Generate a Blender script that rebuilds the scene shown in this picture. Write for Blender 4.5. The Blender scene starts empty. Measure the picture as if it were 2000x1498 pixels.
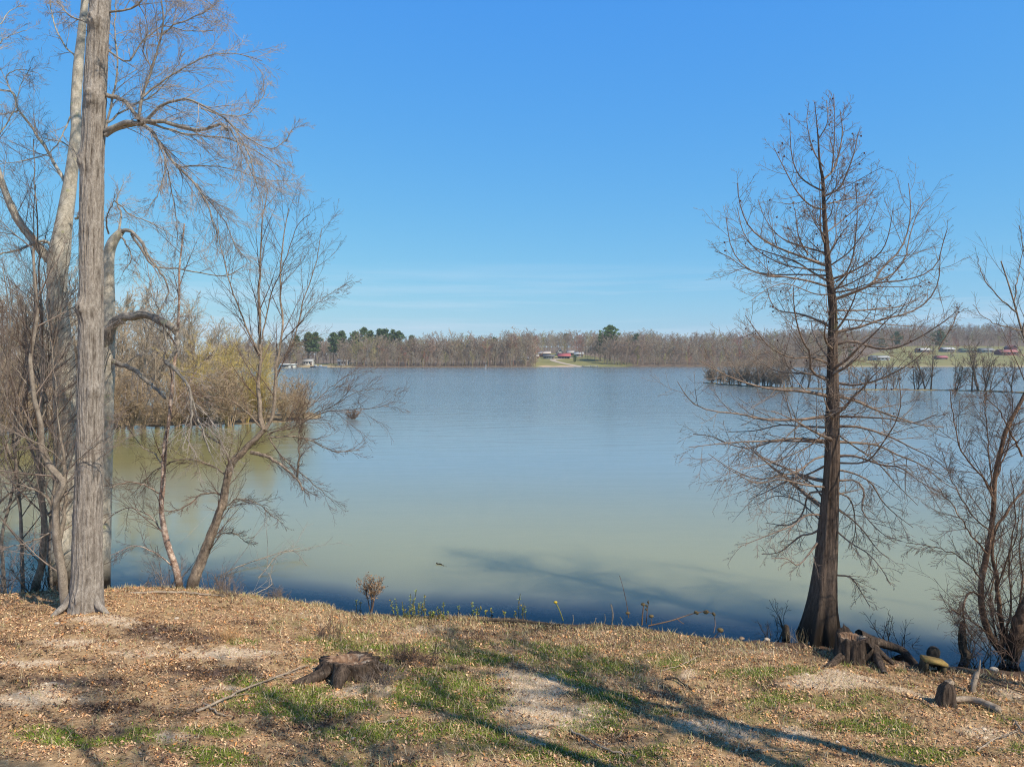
import bpy, math
import numpy as np
from mathutils import Vector

# ------------------------------------------------------------------ camera, sky, sun, exposure
SC = bpy.context.scene
F, CX, CY, HOR = 1400.0, 1000.0, 749.0, 700.0
CAM_H = 5.5
PITCH = math.atan((CY - HOR) / F)
cp, sp = math.cos(PITCH), math.sin(PITCH)
cd = bpy.data.cameras.new('camera'); cam = bpy.data.objects.new('camera', cd)
SC.collection.objects.link(cam); SC.camera = cam
cd.sensor_fit = 'HORIZONTAL'; cd.sensor_width = 36.0; cd.lens = 36.0 * F / 2000.0
cd.clip_start = 0.1; cd.clip_end = 6000
cam.location = (0, 0, CAM_H); cam.rotation_euler = (math.pi / 2 - PITCH, 0, 0)

SUN_EL = math.radians(46)
sdx, sdy = 0.77, -0.64
_n = math.hypot(sdx, sdy); sdx /= _n; sdy /= _n
to_sun = Vector((sdx * math.cos(SUN_EL), sdy * math.cos(SUN_EL), math.sin(SUN_EL)))
SC.view_settings.view_transform = 'Standard'; SC.view_settings.look = 'None'
SC.view_settings.exposure = 0.0; SC.view_settings.gamma = 1.0
W = bpy.data.worlds.new('World'); SC.world = W; W.use_nodes = True
nt = W.node_tree; nt.nodes.clear()
wo = nt.nodes.new('ShaderNodeOutputWorld'); bg = nt.nodes.new('ShaderNodeBackground')
sky = nt.nodes.new('ShaderNodeTexSky'); sky.sky_type = 'NISHITA'; sky.sun_disc = False
sky.sun_elevation = SUN_EL; sky.sun_rotation = math.atan2(sdx, sdy)
sky.air_density = 1.0; sky.dust_density = 0.0; sky.ozone_density = 3.0; sky.altitude = 0
# clear spring sky: the physical sky graded channel by channel, as the camera's own colour rendering does
sep = nt.nodes.new('ShaderNodeSeparateColor'); gm = nt.nodes.new('ShaderNodeCombineColor')
nt.links.new(sky.outputs[0], sep.inputs[0])
for _i, (_k, _p, _m) in enumerate(((.54, 1.0, 9), (.75, .56, 1.55), (.89, .05, 2.1))):
    _a = nt.nodes.new('ShaderNodeMath'); _a.operation = 'MULTIPLY'; _a.inputs[1].default_value = .12
    _b = nt.nodes.new('ShaderNodeMath'); _b.operation = 'POWER'; _b.inputs[1].default_value = _p
    _c = nt.nodes.new('ShaderNodeMath'); _c.operation = 'MULTIPLY'; _c.inputs[1].default_value = _k / .12
    nt.links.new(sep.outputs[_i], _a.inputs[0]); nt.links.new(_a.outputs[0], _b.inputs[0]); nt.links.new(_b.outputs[0], _c.inputs[0])
    _d = nt.nodes.new('ShaderNodeMath'); _d.operation = 'MULTIPLY'; _d.inputs[1].default_value = _m; nt.links.new(sep.outputs[_i], _d.inputs[0])   # high sky capped to weaken the blue ambient
    _e = nt.nodes.new('ShaderNodeMath'); _e.operation = 'MINIMUM'; nt.links.new(_c.outputs[0], _e.inputs[0]); nt.links.new(_d.outputs[0], _e.inputs[1]); nt.links.new(_e.outputs[0], gm.inputs[_i])
# thin cirrus low over the horizon, by direction
tc = nt.nodes.new('ShaderNodeTexCoord'); mp = nt.nodes.new('ShaderNodeMapping')
mp.inputs['Scale'].default_value = (1.6, 1.6, 38); mp.inputs['Rotation'].default_value = (0, 0.012, 0.3)
no = nt.nodes.new('ShaderNodeTexNoise'); no.inputs['Scale'].default_value = 1.5
no.inputs['Detail'].default_value = 5; no.inputs['Roughness'].default_value = 0.55
cr = nt.nodes.new('ShaderNodeValToRGB'); cr.color_ramp.elements[0].position = 0.45; cr.color_ramp.elements[1].position = 0.72
sx = nt.nodes.new('ShaderNodeSeparateXYZ')
band = nt.nodes.new('ShaderNodeValToRGB')
e = band.color_ramp.elements; e[0].position = 0.0; e[0].color = (.85, .85, .85, 1); e[1].position = 0.14; e[1].color = (0, 0, 0, 1)
b1 = e.new(0.055); b1.color = (1, 1, 1, 1)
mul = nt.nodes.new('ShaderNodeMath'); mul.operation = 'MULTIPLY'
mul2 = nt.nodes.new('ShaderNodeMath'); mul2.operation = 'MULTIPLY'; mul2.inputs[1].default_value = 0.55
mx = nt.nodes.new('ShaderNodeMixRGB'); mx.inputs[2].default_value = (6.4, 7.4, 8.6, 1)
L = nt.links.new
L(tc.outputs['Generated'], mp.inputs[0]); L(mp.outputs[0], no.inputs['Vector']); L(no.outputs[0], cr.inputs[0])
L(tc.outputs['Generated'], sx.inputs[0]); L(sx.outputs[2], band.inputs[0])
L(cr.outputs[0], mul.inputs[0]); L(band.outputs[0], mul.inputs[1]); L(mul.outputs[0], mul2.inputs[0])
L(mul2.outputs[0], mx.inputs[0]); L(gm.outputs[0], mx.inputs[1])
zr = nt.nodes.new('ShaderNodeMapRange'); zr.inputs[1].default_value = .5; zr.inputs[2].default_value = .85; zr.inputs[3].default_value = 1.0; zr.inputs[4].default_value = .28; L(sx.outputs[2], zr.inputs[0])  # dimming of the upper sky, added to cut ambient fill
zm = nt.nodes.new('ShaderNodeVectorMath'); zm.operation = 'SCALE'; L(mx.outputs[0], zm.inputs[0]); L(zr.outputs[0], zm.inputs['Scale']); L(zm.outputs[0], bg.inputs[0])
bg.inputs[1].default_value = 0.12
L(bg.outputs[0], wo.inputs[0])
sd = bpy.data.lights.new('sun', 'SUN'); sd.energy = 5.0; sd.angle = math.radians(0.55); sd.color = (1.0, 0.885, 0.72)
so = bpy.data.objects.new('sun', sd); SC.collection.objects.link(so)
so.rotation_euler = to_sun.to_track_quat('Z', 'Y').to_euler()
SC.cycles.use_denoising = True; SC.cycles.denoiser = 'OPENIMAGEDENOISE'; SC.cycles.denoising_input_passes = 'RGB_ALBEDO_NORMAL'; SC.cycles.denoising_prefilter = 'NONE'; SC.cycles.use_adaptive_sampling = False; SC.cycles.filter_width = 1.1
SC.cycles.max_bounces = 6; SC.cycles.transparent_max_bounces = 6
SC.cycles.caustics_reflective = False; SC.cycles.caustics_refractive = False

# ------------------------------------------------------------------ coordinates
def at(px, py, Y):
    """world point at depth Y for a photograph pixel"""
    px = np.asarray(px, float); py = np.asarray(py, float)
    r = px - CX; u = CY - py
    dx, dy, dz = r, cp * F + sp * u, -sp * F + cp * u
    s = Y / dy
    return np.stack([dx * s, dy * s, CAM_H + dz * s], -1)
def gp(px, py, z=0.0):
    r = px - CX; u = CY - py
    dy, dz = cp * F + sp * u, -sp * F + cp * u
    s = (z - CAM_H) / dz
    return np.array([r * s, dy * s, z])

# ------------------------------------------------------------------ noise
def _h(i, j, seed):
    n = (i.astype(np.int64) * 374761393 + j.astype(np.int64) * 668265263 + seed * 2147483647) & 0xffffffff
    n = ((n ^ (n >> 13)) * 1274126177) & 0xffffffff
    return ((n ^ (n >> 16)) & 0xffff) / 65535.0
def vn(x, y, seed=0):
    xi = np.floor(x); yi = np.floor(y); fx = x - xi; fy = y - yi
    fx = fx * fx * (3 - 2 * fx); fy = fy * fy * (3 - 2 * fy)
    a = _h(xi, yi, seed); b = _h(xi + 1, yi, seed); c = _h(xi, yi + 1, seed); d = _h(xi + 1, yi + 1, seed)
    return (a * (1 - fx) + b * fx) * (1 - fy) + (c * (1 - fx) + d * fx) * fy
def fbm(x, y, seed=0, o=4):
    s = 0; a = .5; t = 0
    for k in range(o):
        s = s + a * vn(x * 2 ** k, y * 2 ** k, seed + k * 17); t += a; a *= .55
    return s / t

# ------------------------------------------------------------------ objects
def link(o, parent=None):
    SC.collection.objects.link(o)
    if parent is not None: o.parent = parent
    return o
def tag(o, label=None, cat=None, group=None, kind=None):
    if label: o['label'] = label
    if cat: o['category'] = cat
    if group: o['group'] = group
    if kind: o['kind'] = kind
    return o
def root(name, loc, label, cat, group=None):
    o = link(bpy.data.objects.new(name, None)); o.location = tuple(float(v) for v in loc)
    o.empty_display_size = .2
    return tag(o, label, cat, group)
def mesh(name, V, faces, mat, parent=None, col=None, smooth=False, cold='FACE', attrs=None):
    """faces: list of index arrays (n,3) / (n,4)"""
    V = np.asarray(V, np.float32)
    if parent is not None: V = V - np.array(parent.location, np.float32)
    me = bpy.data.meshes.new(name)
    me.vertices.add(len(V)); me.vertices.foreach_set('co', V.ravel())
    fl = [np.asarray(f, np.int32) for f in faces if len(f)]
    idx = np.concatenate([f.ravel() for f in fl]); tot = np.concatenate([np.full(len(f), f.shape[1], np.int32) for f in fl])
    st = np.concatenate([[0], np.cumsum(tot)[:-1]]).astype(np.int32)
    me.loops.add(len(idx)); me.loops.foreach_set('vertex_index', idx)
    me.polygons.add(len(tot)); me.polygons.foreach_set('loop_start', st)
    try: me.polygons.foreach_set('loop_total', tot)
    except Exception: pass
    if smooth: me.polygons.foreach_set('use_smooth', np.ones(len(tot), bool))
    me.update(calc_edges=True)
    if col is not None:
        a = me.attributes.new('col', 'FLOAT_COLOR', cold)
        c = np.ones((len(col), 4), np.float32); c[:, :3] = col; a.data.foreach_set('color', c.ravel())
    for k, v in (attrs or {}).items():
        a = me.attributes.new(k, 'FLOAT', 'POINT'); a.data.foreach_set('value', np.asarray(v, np.float32))
    me.materials.append(mat)
    return link(bpy.data.objects.new(name, me), parent)

# ------------------------------------------------------------------ materials
def nmat(name):
    m = bpy.data.materials.new(name); m.use_nodes = True
    n = m.node_tree; b = n.nodes['Principled BSDF']; b.inputs['Roughness'].default_value = .9
    b.inputs['Specular IOR Level'].default_value = .2
    return m, n, b
def N(n, t, **k):
    x = n.nodes.new('ShaderNode' + t)
    for a, v in k.items():
        if a in x.inputs.keys(): x.inputs[a].default_value = v
        else: setattr(x, a, v)
    return x
def ramp(n, stops):
    r = n.nodes.new('ShaderNodeValToRGB'); e = r.color_ramp.elements
    e[0].position = stops[0][0]; e[0].color = (*stops[0][1], 1); e[1].position = stops[-1][0]; e[1].color = (*stops[-1][1], 1)
    for p, c in stops[1:-1]: q = e.new(p); q.color = (*c, 1)
    return r
def mix(n, f, a, b, mode='MIX'):
    x = n.nodes.new('ShaderNodeMixRGB'); x.blend_type = mode
    for i, v in enumerate((f, a, b)):
        if hasattr(v, 'is_linked'): n.links.new(v, x.inputs[i])
        elif i == 0: x.inputs[0].default_value = v
        else: x.inputs[i].default_value = (*v, 1)
    return x.outputs[0]
def bark(name, c0, c1, c2=None, patch=(.55, .62), scale=(18, 18, 3), pscale=2.5, bump=.6, fine=60, wet=None, ridge=False):
    m, n, b = nmat(name); l = n.links.new
    t = N(n, 'TexCoord'); mpn = N(n, 'Mapping'); mpn.inputs['Scale'].default_value = scale
    l(t.outputs['Object'], mpn.inputs[0])
    a = N(n, 'TexNoise', Scale=1.0, Detail=6.0, Roughness=.65); l(mpn.outputs[0], a.inputs['Vector'])
    r = ramp(n, [(.3, c0), (.68, c1)]); l(a.outputs[0], r.inputs[0]); out = r.outputs[0]
    if c2 is not None:
        p = N(n, 'TexNoise', Scale=pscale, Detail=5.0, Roughness=.7); l(t.outputs['Object'], p.inputs['Vector'])
        pr = ramp(n, [(patch[0], (0, 0, 0)), (patch[1], (1, 1, 1))]); l(p.outputs[0], pr.inputs[0])
        out = mix(n, pr.outputs[0], out, c2)
    f = N(n, 'TexNoise', Scale=float(fine), Detail=3.0); l(t.outputs['Object'], f.inputs['Vector'])
    fr = ramp(n, [(.3, (.72, .72, .72)), (.7, (1.2, 1.2, 1.2))]); l(f.outputs[0], fr.inputs[0])
    out = mix(n, 1.0, out, fr.outputs[0], 'MULTIPLY')
    if ridge:   # furrows between the modelled bark plates are coloured darker
        ra = N(n, 'Attribute', attribute_name='furrow'); rr = ramp(n, [(.08, (.30, .27, .25)), (.42, (.85, .84, .83)), (.8, (1.12, 1.12, 1.12))]); l(ra.outputs['Fac'], rr.inputs[0])
        out = mix(n, 1.0, out, rr.outputs[0], 'MULTIPLY')
    if wet:     # water-stained foot
        gp_ = N(n, 'NewGeometry'); sz = N(n, 'SeparateXYZ'); l(gp_.outputs['Position'], sz.inputs[0]); ad = N(n, 'Math', operation='MULTIPLY_ADD'); l(a.outputs[0], ad.inputs[0]); ad.inputs[1].default_value = -.5; l(sz.outputs[2], ad.inputs[2])
        mr = N(n, 'MapRange'); mr.inputs[1].default_value = -.2; mr.inputs[2].default_value = wet - .2; l(ad.outputs[0], mr.inputs[0]); out = mix(n, mr.outputs[0], (.022, .016, .011), out)
    l(out, b.inputs['Base Color'])
    bp = N(n, 'Bump', Strength=bump, Distance=.02); l(a.outputs[0], bp.inputs['Height']); l(bp.outputs[0], b.inputs['Normal'])
    return m
def attr_mat(name, attr='col', tint=None, trans=0, rough=.85, var=None):
    m, n, b = nmat(name); l = n.links.new
    a = N(n, 'Attribute', attribute_name=attr); out = a.outputs['Color']
    if var:
        t = N(n, 'TexCoord'); f = N(n, 'TexNoise', Scale=float(var), Detail=3.0); l(t.outputs['Object'], f.inputs['Vector'])
        fr = ramp(n, [(.3, (.7, .7, .7)), (.7, (1.25, 1.25, 1.25))]); l(f.outputs[0], fr.inputs[0])
        out = mix(n, 1.0, out, fr.outputs[0], 'MULTIPLY')
    l(out, b.inputs['Base Color']); b.inputs['Roughness'].default_value = rough
    return m
def plain(name, c, rough=.85, var=.25, scale=3.0):
    m, n, b = nmat(name); l = n.links.new
    t = N(n, 'TexCoord'); f = N(n, 'TexNoise', Scale=float(scale), Detail=4.0); l(t.outputs['Object'], f.inputs['Vector'])
    lo = tuple(v * (1 - var) for v in c); hi = tuple(min(1, v * (1 + var)) for v in c)
    r = ramp(n, [(.3, lo), (.7, hi)]); l(f.outputs[0], r.inputs[0]); l(r.outputs[0], b.inputs['Base Color'])
    b.inputs['Roughness'].default_value = rough
    return m
M = {}
M['grey_bark'] = bark('grey_bark', (.19, .16, .135), (.40, .36, .32), (.42, .41, .24), (.69, .73), (24, 24, 10), 2.2, .6, ridge=True)
M['pale_bark'] = bark('pale_bark', (.28, .25, .20), (.62, .57, .48), (.42, .41, .25), (.60, .66), (7, 7, 5), 4.0, .5, ridge=True, wet=.8)
M['limb_bark'] = bark('limb_bark', (.17, .145, .12), (.42, .38, .33), (.42, .41, .27), (.6, .66), (14, 14, 8), 3.0, .4)
M['cypress_bark'] = bark('cypress_bark', (.05, .035, .028), (.20, .15, .12), (.15, .14, .06), (.60, .70), (30, 30, 2.5), 1.4, .8, ridge=True, wet=1.3)
M['cypress_limb'] = bark('cypress_limb', (.14, .10, .078), (.38, .295, .24), None, (0, 1), (10, 10, 8), 1, .4)
M['birch_bark'] = bark('birch_bark', (.20, .12, .085), (.52, .37, .29), (.70, .56, .46), (.50, .58), (9, 9, 30), 7.0, .8, wet=.5)
M['birch_old'] = bark('birch_old', (.13, .10, .075), (.36, .29, .225), (.50, .38, .28), (.56, .64), (16, 16, 9), 5.0, .9, ridge=True, wet=.35)
M['thin_bark'] = bark('thin_bark', (.15, .12, .095), (.38, .33, .275), None, (0, 1), (9, 9, 6), 1, .3)
M['birch_dark'] = bark('birch_dark', (.07, .042, .028), (.30, .19, .125), (.52, .33, .22), (.56, .64), (18, 18, 9), 6.0, .9, ridge=True, wet=1.2)
M['twig'] = plain('twig', (.25, .20, .17))
M['pale_twig'] = plain('pale_twig', (.40, .35, .32))
M['red_twig'] = plain('red_twig', (.17, .115, .09))
M['dark_bark'] = bark('dark_bark', (.03, .024, .018), (.13, .10, .075), None, (0, 1), (14, 14, 6), 1, .6)
M['stump_wood'] = bark('stump_wood', (.022, .016, .012), (.15, .11, .085), (.27, .23, .19), (.60, .72), (34, 34, 3), 4.0, 1.0, ridge=True)
M['dead_wood'] = bark('dead_wood', (.22, .165, .12), (.50, .41, .32), None, (0, 1), (12, 12, 12), 1, .4)
M['col'] = attr_mat('foliage_by_leaf')
M['colv'] = attr_mat('bark_by_tree', var=2.0)

# ------------------------------------------------------------------ tubes and growth (vectorised)
def tube_arr(P, R, k):
    """P (M,n,3) R (M,n) -> verts, quads"""
    P = np.asarray(P, float); R = np.asarray(R, float)
    m, n, _ = P.shape
    T = np.empty_like(P); T[:, 1:-1] = P[:, 2:] - P[:, :-2]; T[:, 0] = P[:, 1] - P[:, 0]; T[:, -1] = P[:, -1] - P[:, -2]
    T /= np.linalg.norm(T, axis=2, keepdims=True) + 1e-9
    D = P[:, -1] - P[:, 0]; ax = np.zeros((m, 3)); ax[np.arange(m), np.argmin(np.abs(D), axis=1)] = 1
    A = ax[:, None, :] - (T * ax[:, None, :]).sum(2, keepdims=True) * T
    A /= np.linalg.norm(A, axis=2, keepdims=True) + 1e-9
    B = np.cross(T, A)
    th = np.arange(k) * 2 * math.pi / k
    V = P[:, :, None, :] + R[:, :, None, None] * (np.cos(th)[None, None, :, None] * A[:, :, None, :] + np.sin(th)[None, None, :, None] * B[:, :, None, :])
    V = V.reshape(-1, 3)
    i = np.arange(m)[:, None, None] * n * k; j = np.arange(n - 1)[None, :, None] * k; q = np.arange(k)[None, None, :]; q2 = (q + 1) % k
    Q = np.stack([i + j + q, i + j + q2, i + j + k + q2, i + j + k + q], -1).reshape(-1, 4)
    return V, Q
class Geo:
    def __init__(s): s.V = []; s.Q = []; s.T = []; s.n = 0; s.C = []; s.CT = []
    def add(s, V, Q=None, T=None, c=None):
        if Q is not None and len(Q):
            s.Q.append(np.asarray(Q) + s.n)
            if c is not None: s.C.append(np.broadcast_to(np.asarray(c, float), (len(Q), 3)))
        if T is not None and len(T):
            s.T.append(np.asarray(T) + s.n)
            if c is not None: s.CT.append(np.broadcast_to(np.asarray(c, float), (len(T), 3)))
        s.V.append(np.asarray(V, float)); s.n += len(V)
    def tube(s, P, R, k=5, c=None):
        P = np.asarray(P, float); R = np.asarray(R, float)
        if P.ndim == 2: P = P[None]; R = R[None]
        if len(P) == 0: return
        V, Q = tube_arr(P, R, k); s.add(V, Q, c=c)
    def build(s, name, mat, parent=None, smooth=False, place=True):
        V = np.concatenate(s.V); fs = []; cs = []
        if s.Q: fs.append(np.concatenate(s.Q)); cs += s.C
        if s.T: fs.append(np.concatenate(s.T)); cs += s.CT
        return mesh(name, V, fs, mat, parent, np.concatenate(cs) if cs else None, smooth)
def box(g, c, s, rz=0, col=None, taper=1.0):
    c = np.asarray(c, float); x, y, z = [v / 2 for v in s]
    V = np.array([[-x, -y, -z], [x, -y, -z], [x, y, -z], [-x, y, -z], [-x * taper, -y * taper, z], [x * taper, -y * taper, z], [x * taper, y * taper, z], [-x * taper, y * taper, z]])
    ca, sa = math.cos(rz), math.sin(rz)
    V = np.stack([V[:, 0] * ca - V[:, 1] * sa, V[:, 0] * sa + V[:, 1] * ca, V[:, 2]], -1) + c
    g.add(V, [[0, 3, 2, 1], [4, 5, 6, 7], [0, 1, 5, 4], [1, 2, 6, 5], [2, 3, 7, 6], [3, 0, 4, 7]], c=col)
def smooth_path(P, n):
    """Catmull-Rom through the points, n samples; extra columns are carried along"""
    P = np.asarray(P, float); Q = np.vstack([2 * P[0] - P[1], P, 2 * P[-1] - P[-2]])
    L_ = np.concatenate([[0], np.cumsum(np.linalg.norm(np.diff(P[:, :3], axis=0), axis=1))]); s = np.linspace(0, L_[-1], n)
    out = np.empty((n, P.shape[1]))
    for a, v in enumerate(s):
        i = min(np.searchsorted(L_, v, side='right') - 1, len(P) - 2); t = (v - L_[i]) / max(L_[i + 1] - L_[i], 1e-9)
        p0, p1, p2, p3 = Q[i], Q[i + 1], Q[i + 2], Q[i + 3]
        out[a] = .5 * (2 * p1 + (p2 - p0) * t + (2 * p0 - 5 * p1 + 4 * p2 - p3) * t * t + (3 * p1 - p0 - 3 * p2 + p3) * t ** 3)
    return out
def lens(P): return np.linalg.norm(np.diff(P, axis=1), axis=2).sum(1)
def integrate(S, D, Lh, n, wig, trop, rng, curl=0):
    """grow from S along D (unit), total length Lh"""
    m = len(S); P = np.empty((m, n, 3)); P[:, 0] = S; d = D.copy(); trop = np.asarray(trop, float)
    st = (Lh / (n - 1))[:, None]; bend = rng.normal(0, curl, (m, 3)) if curl else 0
    for i in range(1, n):
        P[:, i] = P[:, i - 1] + d * st
        d = d + rng.normal(0, wig, (m, 3)) + trop + bend
        d /= np.linalg.norm(d, axis=1, keepdims=True)
    return P
def spawn(P, R, K, t0, t1, ang, lf, n, wig, trop, rng, rf=.55, rmin=.003, taper=.5, flat=None, curl=0, lmax=None, aj=.25, absL=None):
    """K children on each parent line; returns P, R, parent index"""
    m, npt, _ = P.shape
    if m == 0: return np.zeros((0, n, 3)), np.zeros((0, n)), np.zeros(0, int)
    t = (np.arange(K)[None, :] + rng.random((m, K))) / K; t = (t0 + (t1 - t0) * t).ravel()
    pi = np.repeat(np.arange(m), K); x = t * (npt - 1); i = np.minimum(x.astype(int), npt - 2); f = (x - i)[:, None]
    S = P[pi, i] * (1 - f) + P[pi, i + 1] * f; r = R[pi, i] * (1 - f[:, 0]) + R[pi, i + 1] * f[:, 0]
    T = P[pi, i + 1] - P[pi, i]; T /= np.linalg.norm(T, axis=1, keepdims=True) + 1e-9
    rv = rng.normal(0, 1, (len(t), 3))
    if flat is not None: rv = rv * np.asarray(flat, float)
    pr = rv - (rv * T).sum(1, keepdims=True) * T; pr /= np.linalg.norm(pr, axis=1, keepdims=True) + 1e-9
    a = (ang * (1 + rng.normal(0, aj, len(t))))[:, None]
    D = np.cos(a) * T + np.sin(a) * pr
    L_ = (lens(P)[pi] if absL is None else absL) * lf * (1 - taper * t) * rng.uniform(.55, 1.25, len(t))
    if lmax: L_ = np.minimum(L_, lmax)
    C = integrate(S, D, L_, n, wig, trop, rng, curl)
    r0 = np.maximum(np.minimum(r * rf, .0085 * L_ + .002), rmin)
    CR = r0[:, None] * np.linspace(1, 0, n)[None] + rmin * np.linspace(0, 1, n)[None] * .8
    return C, CR, pi

# ------------------------------------------------------------------ the near bank
SHX = [(-600, 1158), (-200, 1163), (0, 1168), (60, 1165), (130, 1160), (250, 1156), (330, 1153), (400, 1156), (470, 1162), (560, 1172), (640, 1182), (700, 1196), (800, 1203), (880, 1203), (950, 1204), (1020, 1208), (1100, 1216), (1180, 1219),
       (1250, 1224), (1300, 1232), (1400, 1245), (1480, 1252), (1560, 1256), (1640, 1262), (1700, 1275), (1760, 1291), (1850, 1303), (1930, 1308), (2000, 1312), (2300, 1330)]
_sh = np.array([gp(x, y, 0.0) for x, y in SHX])
def shoreY(X): return np.interp(X, _sh[:, 0], _sh[:, 1])
TREE_A = gp(168, 1182, .33)[:2]
def zbank(X, Y):
    s = shoreY(X) + .22 * (fbm(X * .9 + 5, X * 0 + 3, 2) - .5) + .12 * (vn(X * 5, Y * 0, 9) - .5) - Y
    left = np.clip((-X - 3) / 5, 0, 1)
    up = (.06 + .28 * left) * (1 - np.exp(-np.maximum(s, 0) / (.8 - .3 * left))) + .042 * np.maximum(s, 0)
    dn = np.where(s > -2.5, .13 * s, -.325 + .35 * (s + 2.5))
    z = np.where(s > 0, up, np.maximum(dn, -3))
    on = np.clip(s / .8, 0, 1)
    z = z + .16 * np.exp(-((X - TREE_A[0]) ** 2 + (Y - TREE_A[1]) ** 2) / .75 ** 2)
    z = z + on * (.10 * (fbm(X * .45, Y * .45, 5) - .5) + .05 * (fbm(X * 2.1, Y * 2.1, 7) - .5) + .022 * (fbm(X * 9, Y * 9, 8, 2) - .5))
    return z
def zb(x, y): return float(zbank(np.array([float(x)]), np.array([float(y)]))[0])
def ground_pt(px, py):
    z = .3
    for _ in range(6):
        p = gp(px, py, z); z = zb(p[0], p[1])
    p = gp(px, py, z); p[2] = z
    return p
def blobs(lst, X, Y):
    r = np.zeros_like(X)
    for px, py, rx, ry, a in lst:
        c = ground_pt(px, py); k = c[1]
        wx = rx / F * k; wy = ry * k * k / (F * 5.15)
        r = np.maximum(r, a * np.exp(-((X - c[0]) / wx) ** 2 - ((Y - c[1]) / wy) ** 2))
    return r
SAND = [(1040, 1345, 60, 35, 1), (1070, 1395, 90, 28, 1.1), (1030, 1425, 60, 18, .9), (1000, 1320, 30, 20, .8), (40, 1375, 100, 30, 1.1), (90, 1340, 40, 10, .8), (215, 1208, 70, 9, 1), (430, 1272, 90, 12, .9), (280, 1270, 50, 12, .7),
        (1640, 1330, 100, 16, 1.1), (1760, 1345, 50, 10, .7), (1385, 1425, 80, 22, .9), (1970, 1345, 50, 14, .9), (710, 1345, 60, 16, .9), (1560, 1440, 50, 20, .8), (1500, 1268, 90, 8, .8), (50, 1290, 90, 10, .8), (1340, 1320, 40, 12, .6),
        (150, 1250, 120, 12, .5), (400, 1350, 50, 8, .8), (350, 1440, 50, 16, .6), (1180, 1240, 120, 8, .5), (820, 1230, 60, 8, .5), (1720, 1260, 30, 6, .6), (1890, 1415, 60, 14, .5)]
GREEN = [(560, 1362, 90, 24, 1.9), (640, 1385, 60, 16, 1.6), (510, 1345, 80, 14, 1.3), (850, 1352, 80, 22, 1.8), (920, 1385, 60, 16, .8), (140, 1437, 110, 14, 1), (300, 1440, 90, 16, .7), (440, 1425, 70, 14, .8), (420, 1480, 90, 20, .9), (740, 1255, 110, 10, .7),
         (960, 1285, 70, 12, .8), (1100, 1275, 60, 12, .6), (1150, 1400, 50, 18, 1), (1100, 1330, 60, 16, .9), (1200, 1305, 60, 14, .7), (1300, 1300, 60, 12, .6), (1180, 1360, 70, 16, .8), (900, 1430, 120, 20, .7), (700, 1440, 100, 20, .6), (1290, 1395, 40, 10, .7),
         (1480, 1320, 60, 14, .6), (1540, 1310, 40, 10, .6), (1700, 1430, 80, 14, .7), (1800, 1470, 80, 14, .6), (1560, 1370, 60, 12, .6), (1660, 1385, 50, 10, .6), (470, 1250, 40, 8, .8), (600, 1290, 60, 8, .5), (1960, 1450, 40, 12, .7), (830, 1310, 60, 10, .9), (1050, 1460, 80, 16, .6), (1240, 1470, 60, 14, .5)]
MULCH = [(120, 1335, 120, 18, 1), (330, 1230, 110, 18, .8), (170, 1385, 140, 14, .7), (60, 1260, 70, 8, .6), (400, 1320, 120, 16, .7), (380, 1390, 130, 14, .6), (620, 1410, 150, 16, .6), (760, 1300, 60, 16, .9), (480, 1210, 60, 10, .6), (1330, 1355, 60, 14, .7), (1520, 1345, 40, 14, .7),
         (1450, 1290, 60, 10, .5), (1160, 1435, 70, 14, .8), (900, 1310, 40, 10, .5), (1700, 1300, 60, 10, .6), (1760, 1400, 100, 14, .6), (1900, 1470, 80, 14, .7), (1050, 1225, 90, 4, 1), (950, 1240, 120, 6, .6), (240, 1430, 60, 10, .6), (1600, 1420, 50, 10, .5), (1420, 1380, 70, 12, .5)]
def masks(X, Y):
    wx = X + .9 * (fbm(X * .9, Y * .9, 31) - .5); wy = Y + .9 * (fbm(X * .9, Y * .9, 41) - .5)
    s = np.clip(1.15 * blobs(SAND, wx, wy) + .9 * (fbm(X * 1.3, Y * 1.9, 51) - .5) - .15, 0, 1)
    pp = X / Y * F + CX; q = shoreY(X) - Y
    s = s * (1 - .8 * np.clip(blobs(GREEN[:4], wx, wy) - .9, 0, 1))
    g = np.clip(blobs(GREEN, wx, wy) * 1.25 + .26 * np.clip((pp - 380) / 300, 0, 1) * np.clip((q - .5) / 1.2, 0, 1) + .12 + 1.2 * (fbm(X * 1.8, Y * 2.4, 61) - .5) - .2, 0, 1) * (1 - .8 * s)
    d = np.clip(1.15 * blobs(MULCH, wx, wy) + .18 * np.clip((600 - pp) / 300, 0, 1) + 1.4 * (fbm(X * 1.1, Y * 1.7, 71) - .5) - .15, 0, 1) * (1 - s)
    return s, g, d

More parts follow.
